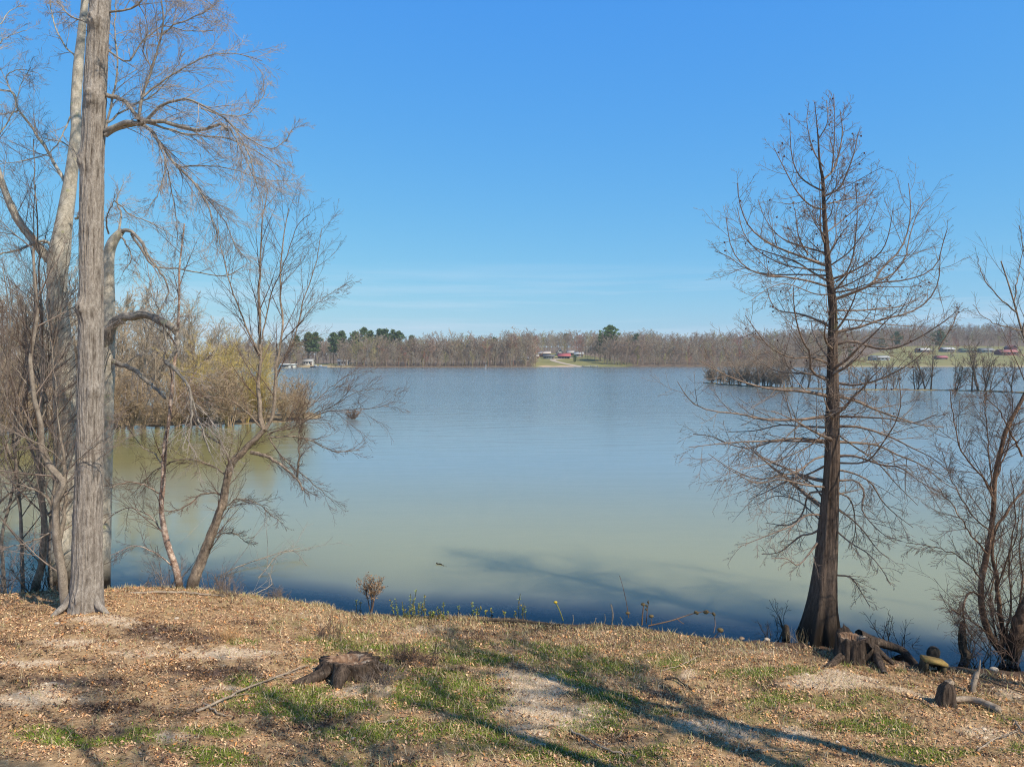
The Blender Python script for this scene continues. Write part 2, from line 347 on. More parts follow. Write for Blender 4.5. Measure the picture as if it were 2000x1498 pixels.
def axis_grid(a, b, st, lo, hi, f=1.22):
    mid = np.arange(a, b, st); r = []; v = b; q = st
    while v < hi: r.append(v); q *= f; v += q
    r.append(hi); l = []; v = a - st; q = st
    while v > lo: l.append(v); q *= f; v -= q
    l.append(lo)
    return np.concatenate([l[::-1], mid, r])
def grid_faces(nx, ny):
    i = np.arange(nx - 1)[None, :] + np.arange(ny - 1)[:, None] * nx
    return np.stack([i, i + 1, i + nx + 1, i + nx], -1).reshape(-1, 4)
gx = axis_grid(-13, 13, .035, -160, 160); gy = axis_grid(7.0, 18.5, .035, -70, 46)
GX, GY = np.meshgrid(gx, gy); X, Y = GX.ravel(), GY.ravel(); Z = zbank(X, Y)
s_, g_, d_ = masks(X, Y)
def ground_material():
    m, n, b = nmat('bank_soil'); l = n.links.new
    t = N(n, 'TexCoord')
    def noise(sc, det=5.0, ro=.6):
        x = N(n, 'TexNoise', Scale=float(sc), Detail=det, Roughness=ro); l(t.outputs['Object'], x.inputs['Vector']); return x.outputs[0]
    A = N(n, 'Attribute', attribute_name='col'); sp_ = N(n, 'SeparateColor'); l(A.outputs['Color'], sp_.inputs[0])
    r1 = ramp(n, [(.25, (.16, .095, .050)), (.42, (.38, .245, .13)), (.55, (.56, .38, .21)), (.7, (.73, .53, .32))]); l(noise(11, 8.0, .75), r1.inputs[0])
    vo = N(n, 'TexVoronoi', Scale=38.0); l(t.outputs['Object'], vo.inputs['Vector'])
    rs = ramp(n, [(.0, (.74, .57, .39)), (.5, (.60, .44, .29)), (1, (.86, .71, .52))]); sc = N(n, 'SeparateColor'); l(vo.outputs['Color'], sc.inputs[0]); l(sc.outputs[0], rs.inputs[0])
    rd = ramp(n, [(.3, (.07, .045, .035)), (.7, (.30, .20, .15))]); l(noise(30, 6.0, .7), rd.inputs[0])
    rg = ramp(n, [(.3, (.09, .085, .025)), (.5, (.20, .20, .055)), (.7, (.36, .29, .14))]); l(noise(26, 6.0, .7), rg.inputs[0])
    nb = noise(7, 6.0, .7)
    def soft(chan, lo, hi):
        ad = N(n, 'Math', operation='ADD'); l(chan, ad.inputs[0]); sb = N(n, 'Math', operation='MULTIPLY_ADD'); l(nb, sb.inputs[0]); sb.inputs[1].default_value = .9; sb.inputs[2].default_value = -.45
        l(sb.outputs[0], ad.inputs[1]); mr = N(n, 'MapRange'); mr.inputs[1].default_value = lo; mr.inputs[2].default_value = hi; l(ad.outputs[0], mr.inputs[0]); return mr.outputs[0]
    c = mix(n, soft(sp_.outputs[2], .15, .75), r1.outputs[0], rd.outputs[0])
    c = mix(n, soft(sp_.outputs[1], .15, .6), c, rg.outputs[0])
    c = mix(n, soft(sp_.outputs[0], .1, .45), c, rs.outputs[0])
    # wet mud at and below the waterline
    g = N(n, 'NewGeometry'); sz = N(n, 'SeparateXYZ'); l(g.outputs['Position'], sz.inputs[0])
    mr = N(n, 'MapRange'); mr.inputs[1].default_value = .015; mr.inputs[2].default_value = .09; l(sz.outputs[2], mr.inputs[0])
    rw = ramp(n, [(.3, (.055, .035, .025)), (.7, (.20, .13, .09))]); l(nb, rw.inputs[0])
    c = mix(n, mr.outputs[0], rw.outputs[0], c)
    l(c, b.inputs['Base Color'])
    bp = N(n, 'Bump', Strength=.9, Distance=.03); l(noise(32, 8.0, .75), bp.inputs['Height']); l(bp.outputs[0], b.inputs['Normal'])
    return m
ground = mesh('ground', np.stack([X, Y, Z], -1), [grid_faces(len(gx), len(gy))], ground_material(), None, np.stack([s_, g_, d_], -1), True, 'POINT')
tag(ground, 'sloping lake bank of tan gravel, leaf litter and moss', kind='structure')

# ------------------------------------------------------------------ the lake
def water_material():
    m = bpy.data.materials.new('lake_water'); m.use_nodes = True; n = m.node_tree; n.nodes.clear(); l = n.links.new
    o = n.nodes.new('ShaderNodeOutputMaterial')
    t = N(n, 'TexCoord'); mp_ = N(n, 'Mapping'); mp_.inputs['Scale'].default_value = (.55, 1.5, 1); l(t.outputs['Object'], mp_.inputs[0])
    a = N(n, 'TexNoise', Scale=5.0, Detail=3.0, Roughness=.5); l(mp_.outputs[0], a.inputs['Vector'])
    b = N(n, 'TexNoise', Scale=.5, Detail=2.0); l(mp_.outputs[0], b.inputs['Vector'])
    sm = N(n, 'Math', operation='MULTIPLY_ADD'); l(b.outputs[0], sm.inputs[0]); sm.inputs[1].default_value = 4.0; l(a.outputs[0], sm.inputs[2])
    g = N(n, 'NewGeometry'); sy = N(n, 'SeparateXYZ'); l(g.outputs['Position'], sy.inputs[0])
    # sheltered and smooth by the bank, wind-rippled out on the lake
    mr = N(n, 'MapRange'); mr.inputs[1].default_value = 14; mr.inputs[2].default_value = 170; mr.inputs[3].default_value = .04; mr.inputs[4].default_value = 1.0; l(sy.outputs[1], mr.inputs[0])
    w = N(n, 'TexNoise', Scale=.012, Detail=3.0); mp2 = N(n, 'Mapping'); mp2.inputs['Scale'].default_value = (.35, 1.6, 1); l(t.outputs['Object'], mp2.inputs[0]); l(mp2.outputs[0], w.inputs['Vector'])
    wr = N(n, 'MapRange'); wr.inputs[1].default_value = .35; wr.inputs[2].default_value = .65; wr.inputs[3].default_value = .75; wr.inputs[4].default_value = 1.15; l(w.outputs[0], wr.inputs[0])
    ms = N(n, 'Math', operation='MULTIPLY'); l(mr.outputs[0], ms.inputs[0]); l(wr.outputs[0], ms.inputs[1])
    bp = N(n, 'Bump', Distance=.035); l(ms.outputs[0], bp.inputs['Strength']); l(sm.outputs[0], bp.inputs['Height'])
    silt = N(n, 'TexNoise', Scale=.05, Detail=2.0); l(mp_.outputs[0], silt.inputs['Vector'])
    rc = ramp(n, [(.3, (.335, .335, .175)), (.7, (.37, .365, .19))]); l(silt.outputs[0], rc.inputs[0])   # silt stirred up near the bank
    rc2 = ramp(n, [(.3, (.27, .335, .36)), (.7, (.295, .36, .38))]); l(silt.outputs[0], rc2.inputs[0])
    sm_ = N(n, 'MapRange'); sm_.interpolation_type = 'SMOOTHSTEP'; sm_.inputs[1].default_value = 17; sm_.inputs[2].default_value = 40; l(sy.outputs[1], sm_.inputs[0]); rcm = mix(n, sm_.outputs[0], rc.outputs[0], rc2.outputs[0])
    A3 = N(n, 'Attribute', attribute_name='thicket_refl'); rcm = mix(n, A3.outputs['Fac'], rcm, (.27, .255, .105))   # tan thicket reflection painted into the water off the wooded point
    A = N(n, 'Attribute', attribute_name='turbid_unshaded'); body = mix(n, A.outputs['Fac'], (.022, .05, .105), rcm)  # dark blue by the bank: clearer water plus painted shade and sky reflection
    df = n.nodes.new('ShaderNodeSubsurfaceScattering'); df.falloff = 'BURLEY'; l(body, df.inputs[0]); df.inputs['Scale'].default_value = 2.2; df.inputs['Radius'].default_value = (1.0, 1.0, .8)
    tr = N(n, 'BsdfTransparent'); tr.inputs[0].default_value = (.72, .66, .60, 1)
    A2 = N(n, 'Attribute', attribute_name='depth'); m1 = n.nodes.new('ShaderNodeMixShader'); l(A2.outputs['Fac'], m1.inputs[0]); l(tr.outputs[0], m1.inputs[1]); l(df.outputs[0], m1.inputs[2])
    gl = N(n, 'BsdfAnisotropic', Roughness=.06); gl.distribution = 'GGX'; l(bp.outputs[0], gl.inputs['Normal'])
    rr = N(n, 'MapRange'); rr.inputs[1].default_value = 14; rr.inputs[2].default_value = 90; rr.inputs[3].default_value = .05; rr.inputs[4].default_value = .13; l(sy.outputs[1], rr.inputs[0]); l(rr.outputs[0], gl.inputs['Roughness'])
    fr = N(n, 'Fresnel', IOR=1.5); l(bp.outputs[0], fr.inputs['Normal'])
    m2 = n.nodes.new('ShaderNodeMixShader'); l(fr.outputs[0], m2.inputs[0]); l(m1.outputs[0], m2.inputs[1]); l(gl.outputs[0], m2.inputs[2]); l(m2.outputs[0], o.inputs[0])
    return m
wx = axis_grid(-14, 14, .2, -1500, 1500, 1.25); wy = axis_grid(11, 24, .12, 2, 900, 1.08)
WX, WY = np.meshgrid(wx, wy); X, Y = WX.ravel(), WY.ravel()
dist = Y - shoreY(X)
turb_unshaded = 1 - np.exp(-np.maximum(dist + .05, 0) / 1.35)
wpx = X / np.maximum(Y, 1) * F + CX; _st = lambda v: np.clip(v, 0, 1) ** 2 * (3 - 2 * np.clip(v, 0, 1)); thicket_refl = _st((660 - wpx) / 110) * _st((Y - 25) / 14) * _st((110 - Y) / 40)
turb_unshaded = np.clip(turb_unshaded, 0, 1) ** 1.8
water = mesh('water', np.stack([X, Y, np.zeros_like(X)], -1), [grid_faces(len(wx), len(wy))], water_material(), None, attrs={'thicket_refl': thicket_refl, 'turbid_unshaded': turb_unshaded, 'depth': np.clip(dist / 1.6, 0, 1)}, smooth=True)
tag(water, 'calm silty green lake under blue sky', kind='structure')

# ------------------------------------------------------------------ far land
FS = np.array([(-900, 445), (-132, 440), (-92, 437), (0, 455), (15, 461), (30, 466), (80, 472), (140, 468), (200, 462), (330, 460), (900, 460)], float)
def farY(X): return np.interp(X, FS[:, 0], FS[:, 1])
def zfar(X, Y):
    X = np.asarray(X, float); Y = np.asarray(Y, float)
    s = Y - farY(X); px = X / np.maximum(Y, 1) * F + CX
    right = np.clip((px - 1450) / 350, 0, 1); mid = np.clip((px - 960) / 80, 0, 1)
    k = .028 + .045 * mid * (1 - right) + .030 * right
    near = np.clip(s, 0, 130) * k
    back = np.clip(s - 130, 0, 420) * (.016 + .010 * mid * (1 - right) + .058 * right)
    z = near + back + .35 * (1 - np.exp(-np.maximum(s, 0) / 2)) + np.where(s > 10, 1.2 * (fbm(X * .02, Y * .02, 3) - .5) * np.clip(s / 60, 0, 1), 0)
    return np.where(s > 0, z, np.maximum(.08 * s, -3))
def zf(x, y): return float(zfar([x], [y])[0])
hx = np.linspace(-620, 900, 381); hy = np.concatenate([np.arange(425, 620, 3.0), np.arange(620, 1500, 14)])
HX, HY = np.meshgrid(hx, hy); X, Y = HX.ravel(), HY.ravel()
def far_material():
    m, n, b = nmat('far_meadow'); l = n.links.new
    t = N(n, 'TexCoord'); a = N(n, 'TexNoise', Scale=.035, Detail=6.0, Roughness=.65); l(t.outputs['Object'], a.inputs['Vector'])
    r = ramp(n, [(.3, (.18, .18, .07)), (.5, (.26, .25, .10)), (.7, (.33, .29, .15))]); l(a.outputs[0], r.inputs[0])
    A = N(n, 'Attribute', attribute_name='col'); s = N(n, 'SeparateColor'); l(A.outputs['Color'], s.inputs[0])
    f = N(n, 'TexNoise', Scale=.5, Detail=5.0); l(t.outputs['Object'], f.inputs['Vector']); fr = ramp(n, [(.3, (.14, .10, .07)), (.7, (.26, .20, .145))]); l(f.outputs[0], fr.inputs[0])
    c = mix(n, s.outputs[1], r.outputs[0], fr.outputs[0])
    c = mix(n, s.outputs[0], c, (.62, .46, .32)); l(c, b.inputs['Base Color']); return m
px_ = X / Y * F + CX; sdist = Y - farY(X)
meadow = (((px_ > 1045) & (px_ < 1235) & (sdist < 130) & (sdist < 200 - (px_ - 1045) * .95)) | ((px_ > 1655) & (sdist < 270) & (px_ < 2200) & (sdist < (px_ - 1640) * 2.2)))
lawn_l = (px_ > 590) & (px_ < 690) & (sdist < 60)
wood = 1.0 - np.clip(meadow.astype(float) + lawn_l, 0, 1)
beach = np.where((sdist < 4.5) & (sdist > -8) & (px_ > 1050) & (px_ < 1140), 1.0, 0) + np.where(lawn_l & (sdist < 30), .5, 0) + np.where((sdist < 8) & (px_ > 1640), .35, 0)
hills = mesh('hills', np.stack([X, Y, zfar(X, Y)], -1), [grid_faces(len(hx), len(hy))], far_material(), None, np.stack([np.clip(beach, 0, 1), wood, wood * 0], -1), True, 'POINT')
tag(hills, 'far shore rising to wooded hills with green meadows', kind='structure')
def ribbon(name, pts, w, mat, label, n=40, lift=.12):
    P = smooth_path(np.array([[x, y, 0] for x, y in pts]), n)[:, :2]; T = np.gradient(P, axis=0); T /= np.linalg.norm(T, axis=1, keepdims=True)
    Nn = np.stack([-T[:, 1], T[:, 0]], -1); A = P + Nn * w / 2; B = P - Nn * w / 2
    V = np.concatenate([np.c_[A, zfar(A[:, 0], A[:, 1]) + lift], np.c_[B, zfar(B[:, 0], B[:, 1]) + lift]]); i = np.arange(n - 1)
    return tag(mesh(name, V, [np.stack([i, i + n, i + n + 1, i + 1], -1)], mat, None), label, kind='structure')
def fp(px, Y): return ((px - CX) / F * Y, Y)
gravel_m = plain('pale_gravel', (.50, .43, .35), var=.12, scale=.3)
ribbon('driveway', [fp(1133, 466), fp(1120, 474), fp(1098, 492), fp(1083, 510), fp(1080, 524), fp(1090, 532), fp(1105, 540), fp(1120, 548)], 4.5, gravel_m, 'pale gravel drive curving up the meadow from the beach')
ribbon('dirt_road', [fp(1960, 610), fp(1985, 600), fp(2030, 596), fp(2100, 590)], 9, plain('red_clay', (.48, .31, .2), scale=.2), 'clay track crossing the meadow below the red barn')

# ------------------------------------------------------------------ bare tree prototypes
def grow_tree(rng, h, r0, lv, spread=.75, nl=10, lean=(0, 0), multi=1, up=.05, rm=.01, t0=.2, droop=0, k=(6, 4, 3, 3), wig=.05, kids=(6, 5, 4), lf=(.42, .5, .5), n=(9, 6, 4, 3)):
    """returns list of (P,R,sides) per level"""
    S = np.zeros((multi, 3)); S[:, :2] = rng.normal(0, .02 * h * (multi > 1), (multi, 2))
    D = np.zeros((multi, 3)); D[:, 2] = 1; D[:, 0] = lean[0]; D[:, 1] = lean[1]; D[:, :2] += rng.normal(0, .22 if multi > 1 else .03, (multi, 2)); D /= np.linalg.norm(D, axis=1, keepdims=True)
    P = integrate(S, D, h * rng.uniform(.8, 1.05, multi), n[0], wig, (0, 0, .03), rng)
    R = np.linspace(r0, rm, n[0])[None] * rng.uniform(.8, 1.1, (multi, 1))
    out = [(P, R, k[0])]; q = P, R
    ks = [nl] + list(kids)
    for i in range(lv):
        C, CR, _ = spawn(q[0], q[1], ks[i], t0 if i == 0 else .15, .97, spread, lf[min(i, len(lf) - 1)], n[min(i + 1, 3)], wig * 1.6, (0, 0, up - droop * (i > 0)), rng, .55, rm, .55 if i == 0 else .35)
        out.append((C, CR, k[min(i + 1, 3)])); q = C, CR
    return out
def tree_geo(levels, g=None, c=None, off=None, rot=0, s=1.0):
    g = g or Geo(); ca, sa = math.cos(rot), math.sin(rot)
    Rm = np.array([[ca, -sa, 0], [sa, ca, 0], [0, 0, 1]])
    for P, R, k in levels:
        P2 = P @ Rm.T * s + (0 if off is None else np.asarray(off)); g.tube(P2, R * s, k, c)
    return g

# far woodland: rows of individual bare crowns, so many that they read as one mass
rng = np.random.default_rng(5)
fprot = [grow_tree(rng, 1.0, .012, 3, .72, 12, up=.10, rm=.0038, t0=.16, k=(3, 3, 3, 3), kids=(6, 4), n=(5, 4, 3, 2), wig=.08, lf=(.46, .5, .55)) for _ in range(9)]
farcols = [(.30, .23, .175), (.33, .27, .21), (.26, .20, .155), (.36, .29, .22), (.34, .28, .18), (.38, .33, .26), (.31, .22, .17)]
def woods(name, label, pts, seed, hts, extra=()):
    r = np.random.default_rng(seed); g = Geo()
    for (x, y), h in zip(pts, hts):
        h *= .72 + .62 * float(fbm(np.array([x * .018 + seed]), np.array([y * .01]), 14)[0])
        c = np.array(farcols[r.integers(len(farcols))]) * r.uniform(.8, 1.15)
        if r.random() < .035: c = np.array((.36, .18, .13))
        if r.random() < .06: c = np.array((.36, .33, .15))
        tree_geo(fprot[r.integers(9)], g, c, (x, y, zf(x, y) - .2), r.uniform(0, 6.28), h)
    return tag(g.build(name, M['col']), label, kind='stuff')
def row(pxa, pxb, s, dpx, jit, r):
    out = []
    for px in np.arange(pxa, pxb, dpx):
        p = px + r.uniform(-.5, .5) * dpx; X0 = (p - CX) / F * 460; Y = farY(X0) + s + r.uniform(-jit, jit); X = (p - CX) / F * Y
        if zf(X, Y) > 0: out.append((X, Y))
    return out
r = np.random.default_rng(8)
front = sum([row(430, 1052, s, 8, 3, r) for s in (3, 10, 18, 28, 40, 56)], []); front = [p for p in front if not (592 < p[0] / p[1] * F + CX < 664 and p[1] - farY(p[0]) < 45)]
woods('near_shore_woodland', 'grey brown leafless woodland along the far shore, west of the meadow', front, 1, [r.uniform(13, 18.5) * (.55 if p[1] - farY(p[0]) < 9 else 1) for p in front])
fr2 = sum([row(1196 - s * .9, 1640, s + 3, 8, 3, r) for s in (0, 9, 20, 34, 50, 75)], [])
woods('east_shore_woodland', 'bare brown woodland along the far shore, east of the meadow', fr2, 2, [r.uniform(12, 17) * (.6 if p[1] - farY(p[0]) < 9 else 1) * np.interp(p[0] / p[1] * F + CX, [1200, 1400, 1640], [1, .9, .72]) for p in fr2])
bk = sum([row(600, 1660, s, 9, 8, r) for s in (135, 155, 180, 205, 240, 290, 350)], [])
woods('hilltop_woodland', 'leafless woodland on the low ridge behind the houses', bk, 3, [r.uniform(13, 18) for p in bk])
bk2 = sum([row(1560, 2100, s, 7, 10, r) for s in (262, 280, 300, 325, 350, 380, 410, 450, 500, 550)], [])
woods('ridge_woodland', 'grey purple leafless woodland covering the distant ridge above the farm', bk2, 4, [r.uniform(12, 16) for p in bk2])

# ------------------------------------------------------------------ trees of their own on the far shore
def pine(name, px, s, h, label, group=None, crown=.45, w=.26, seed=0, trunk=True, colr=(.10, .15, .055)):
    r = np.random.default_rng(seed + int(px)); X0 = (px - CX) / F * 460; Y = farY(X0) + s; X = (px - CX) / F * Y; z = zf(X, Y)
    t = root(name, (X, Y, z), label, 'tree', group)
    g = Geo(); P = np.array([[X, Y, z - .2], [X + .01 * h, Y, z + h * .5], [X, Y, z + h * .97]]); g.tube(P, [h * .018, h * .013, .05], 6)
    m = 14; a = r.uniform(0, 6.28, m); hh = z + h * (crown + (1 - crown) * r.random(m) * .9)
    P2 = np.stack([np.stack([X + 0 * a, Y + 0 * a, hh], -1), np.stack([X + np.cos(a) * w * h * .55, Y + np.sin(a) * w * h * .55, hh + .03 * h], -1)], 1); g.tube(P2, np.tile([.14, .05], (m, 1)), 3)
    g.build('trunk', M['dark_bark'], t)
    g = Geo(); nc = 90
    u = r.random(nc); pr = np.sin(np.pi * np.clip(u * .86 + .12, 0, 1)) ** .7
    a = r.uniform(0, 6.28, nc); rr = w * h * pr * r.uniform(.15, 1.1, nc) * (1 + .35 * np.sin(a * 3 + px))
    C = np.stack([X + np.cos(a) * rr, Y + np.sin(a) * rr, z + h * (crown + (1 - crown) * u)], -1)
    per = 44; C = np.repeat(C, per, 0); K = len(C); d = r.normal(0, 1, (K, 3)); d /= np.linalg.norm(d, axis=1, keepdims=True)
    C = C + d * (h * .055 * r.random((K, 1)) ** .4) * [1, 1, .6]
    e1 = r.normal(0, 1, (K, 3)); e2 = r.normal(0, 1, (K, 3)); sc = h * .017
    V = np.stack([C + e1 * sc, C + e2 * sc, C - e1 * sc * .5 + d * sc], 1).reshape(-1, 3)
    cc = np.array(colr) * r.uniform(.6, 1.5, (K, 1)); g.add(V, T=np.arange(3 * K).reshape(-1, 3), c=cc)
    g.build('crown', M['col'], t); return t
ords = ['first', 'second', 'third', 'fourth', 'fifth', 'sixth', 'seventh', 'eighth', 'ninth', 'tenth', 'eleventh', 'twelfth', 'thirteenth', 'fourteenth', 'fifteenth', 'sixteenth', 'seventeenth', 'eighteenth', 'nineteenth', 'twentieth']
for i, (px, s, h) in enumerate([(580, 40, 19), (603, 44, 21), (617, 50, 21), (652, 46, 21), (668, 55, 22), (694, 56, 22), (712, 52, 24), (724, 60, 22), (742, 62, 23), (752, 55, 24), (768, 64, 22.5), (779, 60, 22)]):
    pine('pine_tree', px, s, h, 'dark green pine above the far bare wood, %s from the west' % ords[i], 'pines above the far wood', .42, .17)
pine('pine_tree', 804, 50, 19, 'lone small pine poking through the bare wood east of the pine row', None, .5, .12)
pine('pine_tree', 965, 50, 18, 'narrow dark pine beside a reddish tree near the meadow wood', None, .4, .12)
pine('pine_tree', 1191, 45, 25, 'large round crowned pine standing over the wood east of the red roofed barn', None, .62, .25, colr=(.11, .18, .055))
pine('pine_tree', 1172, 40, 18, 'slim pine just west of the large round crowned pine', None, .35, .14, colr=(.13, .16, .06))
pine('pine_tree', 1243, 110, 17, 'dark pine on the ridge, taller of the pair east of the round pine', None, .35, .17)
pine('pine_tree', 1228, 105, 13.5, 'dark pine on the ridge, shorter of the pair east of the round pine', None, .35, .22)
pine('pine_tree', 1107, 240, 17, 'dark evergreen on the skyline above the farm houses', None, .5, .3)
pine('pine_tree', 1123, 33, 5, 'small dark evergreen at the wood edge beside the pale roofed barn', None, .1, .3)
pine('pine_tree', 1751, 200, 17, 'evergreen behind the grey shed on the farm meadow', None, .35, .24)
pine('pine_tree', 1834, 190, 19, 'tall evergreen between the two white roofed houses on the farm meadow', None, .3, .3)
pine('pine_tree', 1660, 90, 9, 'dark round evergreen at the western edge of the farm meadow', None, .1, .45)
pine('pine_tree', 1722, 230, 10, 'low dark evergreen clump behind the grey shed', None, .1, .7)
def bare(name, px, s, h, col, label, group=None, seed=0, lv=3):
    r = np.random.default_rng(seed + int(px)); X0 = (px - CX) / F * 460; Y = farY(X0) + s; X = (px - CX) / F * Y; z = zf(X, Y)
    t = root(name, (X, Y, z - .2), label, 'tree', group)
    lv_ = grow_tree(r, h, h * .017, 3, .65, 12, up=.10, rm=.07, t0=.2, k=(4, 3, 3, 3), kids=(6, 5), n=(6, 4, 3, 2), wig=.07, lf=(.42, .5, .5))
    o = np.array([X, Y, z - .2])
    g = Geo(); [g.tube(P + o, R, k, np.array(col) * .8) for P, R, k in lv_[:2]]; g.build('trunk', M['col'], t)
    g = Geo(); [g.tube(P + o, R, k, col) for P, R, k in lv_[2:]]; g.build('crown', M['col'], t)
TAN, PALE, RED, YEL = (.36, .28, .21), (.48, .42, .34), (.40, .19, .14), (.42, .38, .13)
for i, (px, s, h, c, lb) in enumerate([(846, 60, 20, PALE, 'pale'), (857, 66, 21, PALE, 'pale'), (881, 62, 21, PALE, 'pale'), (898, 70, 20, PALE, 'pale'), (914, 66, 19.5, PALE, 'pale'), (936, 60, 19, PALE, 'pale')]):
    bare('bare_tree', px, s, h, c, 'pale grey leafless tree on the far skyline, %s east of the pine row' % ords[i], 'pale skyline trees')
bare('bare_tree', 978, 46, 17, RED, 'rusty red budding tree beside the narrow dark pine')
bare('bare_tree', 830, 8, 10, RED, 'reddish budding tree low in the far wood, west of the meadow')
bare('bare_tree', 792, 6, 9, RED, 'dull red budding tree at the water edge of the far wood')
bare('bare_tree', 1347, 70, 13, RED, 'red budding tree on the skyline of the wood east of the meadow')
bare('bare_tree', 998, 38, 12, YEL, 'yellow green budding tree west of the lakeside houses')
bare('bare_tree', 1300, 6, 8, YEL, 'yellow brown leafless tree at the waterline east of the meadow')
bare('bare_tree', 1245, 12, 13, YEL, 'yellow tinted leafless tree near the east end of the meadow')
bare('bare_tree', 1102, 150, 11, YEL, 'small yellow flowering tree behind the lakeside houses')
bare('bare_tree', 1866, 175, 12, RED, 'red budding tree beside the white roofed farm house')
bare('bare_tree', 1780, 40, 8, TAN, 'small bare tree on the farm meadow near the waterline')
bare('bare_tree', 1855, 60, 10, TAN, 'bare tree on the farm meadow below the red budding tree')
bare('bare_tree', 1690, 30, 6, TAN, 'low bare tree at the western end of the farm meadow')
bare('bare_tree', 1990, 60, 10, TAN, 'bare tree at the waterline east of the red barn')
bare('bare_tree', 1905, 50, 9, TAN, 'bare tree at the waterline below the long green roofed building')
bare('bare_tree', 1738, 90, 9, TAN, 'bare tree just east of the grey shed on the farm meadow')
bare('bare_tree', 1822, 110, 11, TAN, 'bare tree in front of the white roofed brown house')
bare('bare_tree', 1940, 190, 13, TAN, 'bare tree behind the grey blue farm house')
bare('bare_tree', 1870, 120, 8, PALE, 'small pale bare tree in the middle of the farm meadow')
bare('bare_tree', 1960, 90, 9, TAN, 'bare tree on the farm meadow below the red barn')
bare('bare_tree', 1930, 130, 12, TAN, 'bare tree on the farm meadow between green roof and red barn')
for i, (px, h) in enumerate([(992, 8), (1008, 7), (1022, 7.5), (1036, 6), (1046, 7)]):
    bare('shore_shrub', px, 2, h, (.38, .29, .19), 'tan leafless shrub on the far waterline, %s toward the beach' % ords[i], 'tan shrubs at the beach end')

# ------------------------------------------------------------------ far buildings
def house(name, px, s, w, d, hw, hr, wall, roofc, label, rz=0, frontdark=False, nwin=3, door=True, kind='house', aframe=False, zoff=0):
    X0 = (px - CX) / F * 460; Y = farY(X0) + s; X = (px - CX) / F * Y; z = zf(X, Y) - .2 + zoff
    t = root(name, (X, Y, z), label, kind); w *= .88; hw *= .92; hr *= .9; grey_ = lambda c: tuple(v * .6 + .4 * (sum(c) / 3) for v in c); wall = grey_(wall); roofc = grey_(roofc)
    ca, sa = math.cos(rz), math.sin(rz)
    def P(x, y, zz): return [X + x * ca - y * sa, Y + x * sa + y * ca, z + zz]
    wm = plain('wall_paint', wall, var=.08); rm_ = plain('roofing', roofc, .5, var=.06); dk = plain('glass_and_bay_shade', (.03, .035, .04), .2, var=.1)
    g = Geo(); x, y = w / 2, d / 2
    if aframe:   # gable towards the lake
        V = [P(-x, -y, 0), P(x, -y, 0), P(x, y, 0), P(-x, y, 0), P(-x, -y, hw), P(x, -y, hw), P(x, y, hw), P(-x, y, hw), P(0, -y, hw + hr), P(0, y, hw + hr)]
        g.add(V, [[0, 1, 5, 4], [1, 2, 6, 5], [2, 3, 7, 6], [3, 0, 4, 7]], [[4, 5, 8], [6, 7, 9]])
        g.build('wall', wm, t); g = Geo(); o = .5; q = hr / x * o
        for sg in (-1, 1):
            V = [P(sg * (x + o), -y - o, hw - q), P(0, -y - o, hw + hr), P(0, y + o, hw + hr), P(sg * (x + o), y + o, hw - q)]
            V += [[a, b, c + .22] for a, b, c in V]; g.add(V, [[0, 1, 2, 3], [4, 5, 6, 7], [0, 1, 5, 4], [1, 2, 6, 5], [2, 3, 7, 6], [3, 0, 4, 7]])
    else:
        V = [P(-x, -y, 0), P(x, -y, 0), P(x, y, 0), P(-x, y, 0), P(-x, -y, hw), P(x, -y, hw), P(x, y, hw), P(-x, y, hw), P(-x, 0, hw + hr), P(x, 0, hw + hr)]
        g.add(V, [[0, 1, 5, 4], [1, 2, 6, 5], [2, 3, 7, 6], [3, 0, 4, 7]], [[5, 6, 9], [7, 4, 8]])
        g.build('wall', wm, t); g = Geo(); o = .5; q = hr / y * o
        for sg in (-1, 1):
            V = [P(-x - o, sg * (y + o), hw - q), P(-x - o, 0, hw + hr), P(x + o, 0, hw + hr), P(x + o, sg * (y + o), hw - q)]
            V += [[a, b, c + .22] for a, b, c in V]; g.add(V, [[0, 1, 2, 3], [4, 5, 6, 7], [0, 1, 5, 4], [1, 2, 6, 5], [2, 3, 7, 6], [3, 0, 4, 7]])
    g.build('roof', rm_, t)
    if frontdark:   # open bays between posts, their shade drawn as dark panels
        nb = nwin; bw = (w - 1) / nb
        for i in range(nb):
            g = Geo(); c = P(-x + .5 + bw * (i + .5), -y - .04, hw * .45); box(g, c, (bw * .82, .1, hw * .86), rz); g.build('bay_shade', dk, t)
    else:
        for i in range(nwin):
            u = -x + w * (i + .7) / (nwin + .6)
            g = Geo(); box(g, P(u, -y - .04, hw * .58), (w * .45 / nwin, .1, hw * .36), rz); wi = g.build('window', dk, t)
        if door: g = Geo(); box(g, P(x * .78, -y - .04, hw * .38), (1.1, .12, hw * .72), rz); g.build('door', plain('door_paint', (.25, .2, .17)), t)
    if aframe: g = Geo(); box(g, P(0, -y - .04, hw + hr * .35), (w * .28, .1, hr * .3), rz); g.build('window', dk, t)
    return t
house('house', 1063, 88, 10.5, 8, 3.0, 1.6, (.10, .06, .05), (.60, .50, .40), 'dark brick house with pale tan roof above the lake meadow')
house('house', 1072, 70, 9, 6, 2.3, .9, (.20, .25, .27), (.17, .17, .17), 'low blue grey house in front of the tan roofed house', nwin=4)
house('red_roofed_barn', 1101.5, 74, 10, 7, 2.2, 2.0, (.22, .16, .14), (.62, .055, .07), 'long open fronted barn with bright red roof on the meadow', frontdark=True, nwin=4, kind='barn')
house('cabin', 1093, 112, 5.4, 8, 2.6, 3.2, (.55, .52, .47), (.13, .12, .12), 'steep gabled cabin with dark roof highest above the red roofed barn', aframe=True, nwin=2)
house('house', 1114, 110, 6, 6, 2.4, 1.6, (.16, .06, .05), (.52, .47, .43), 'small dark red house right beside the steep gabled cabin', nwin=2)
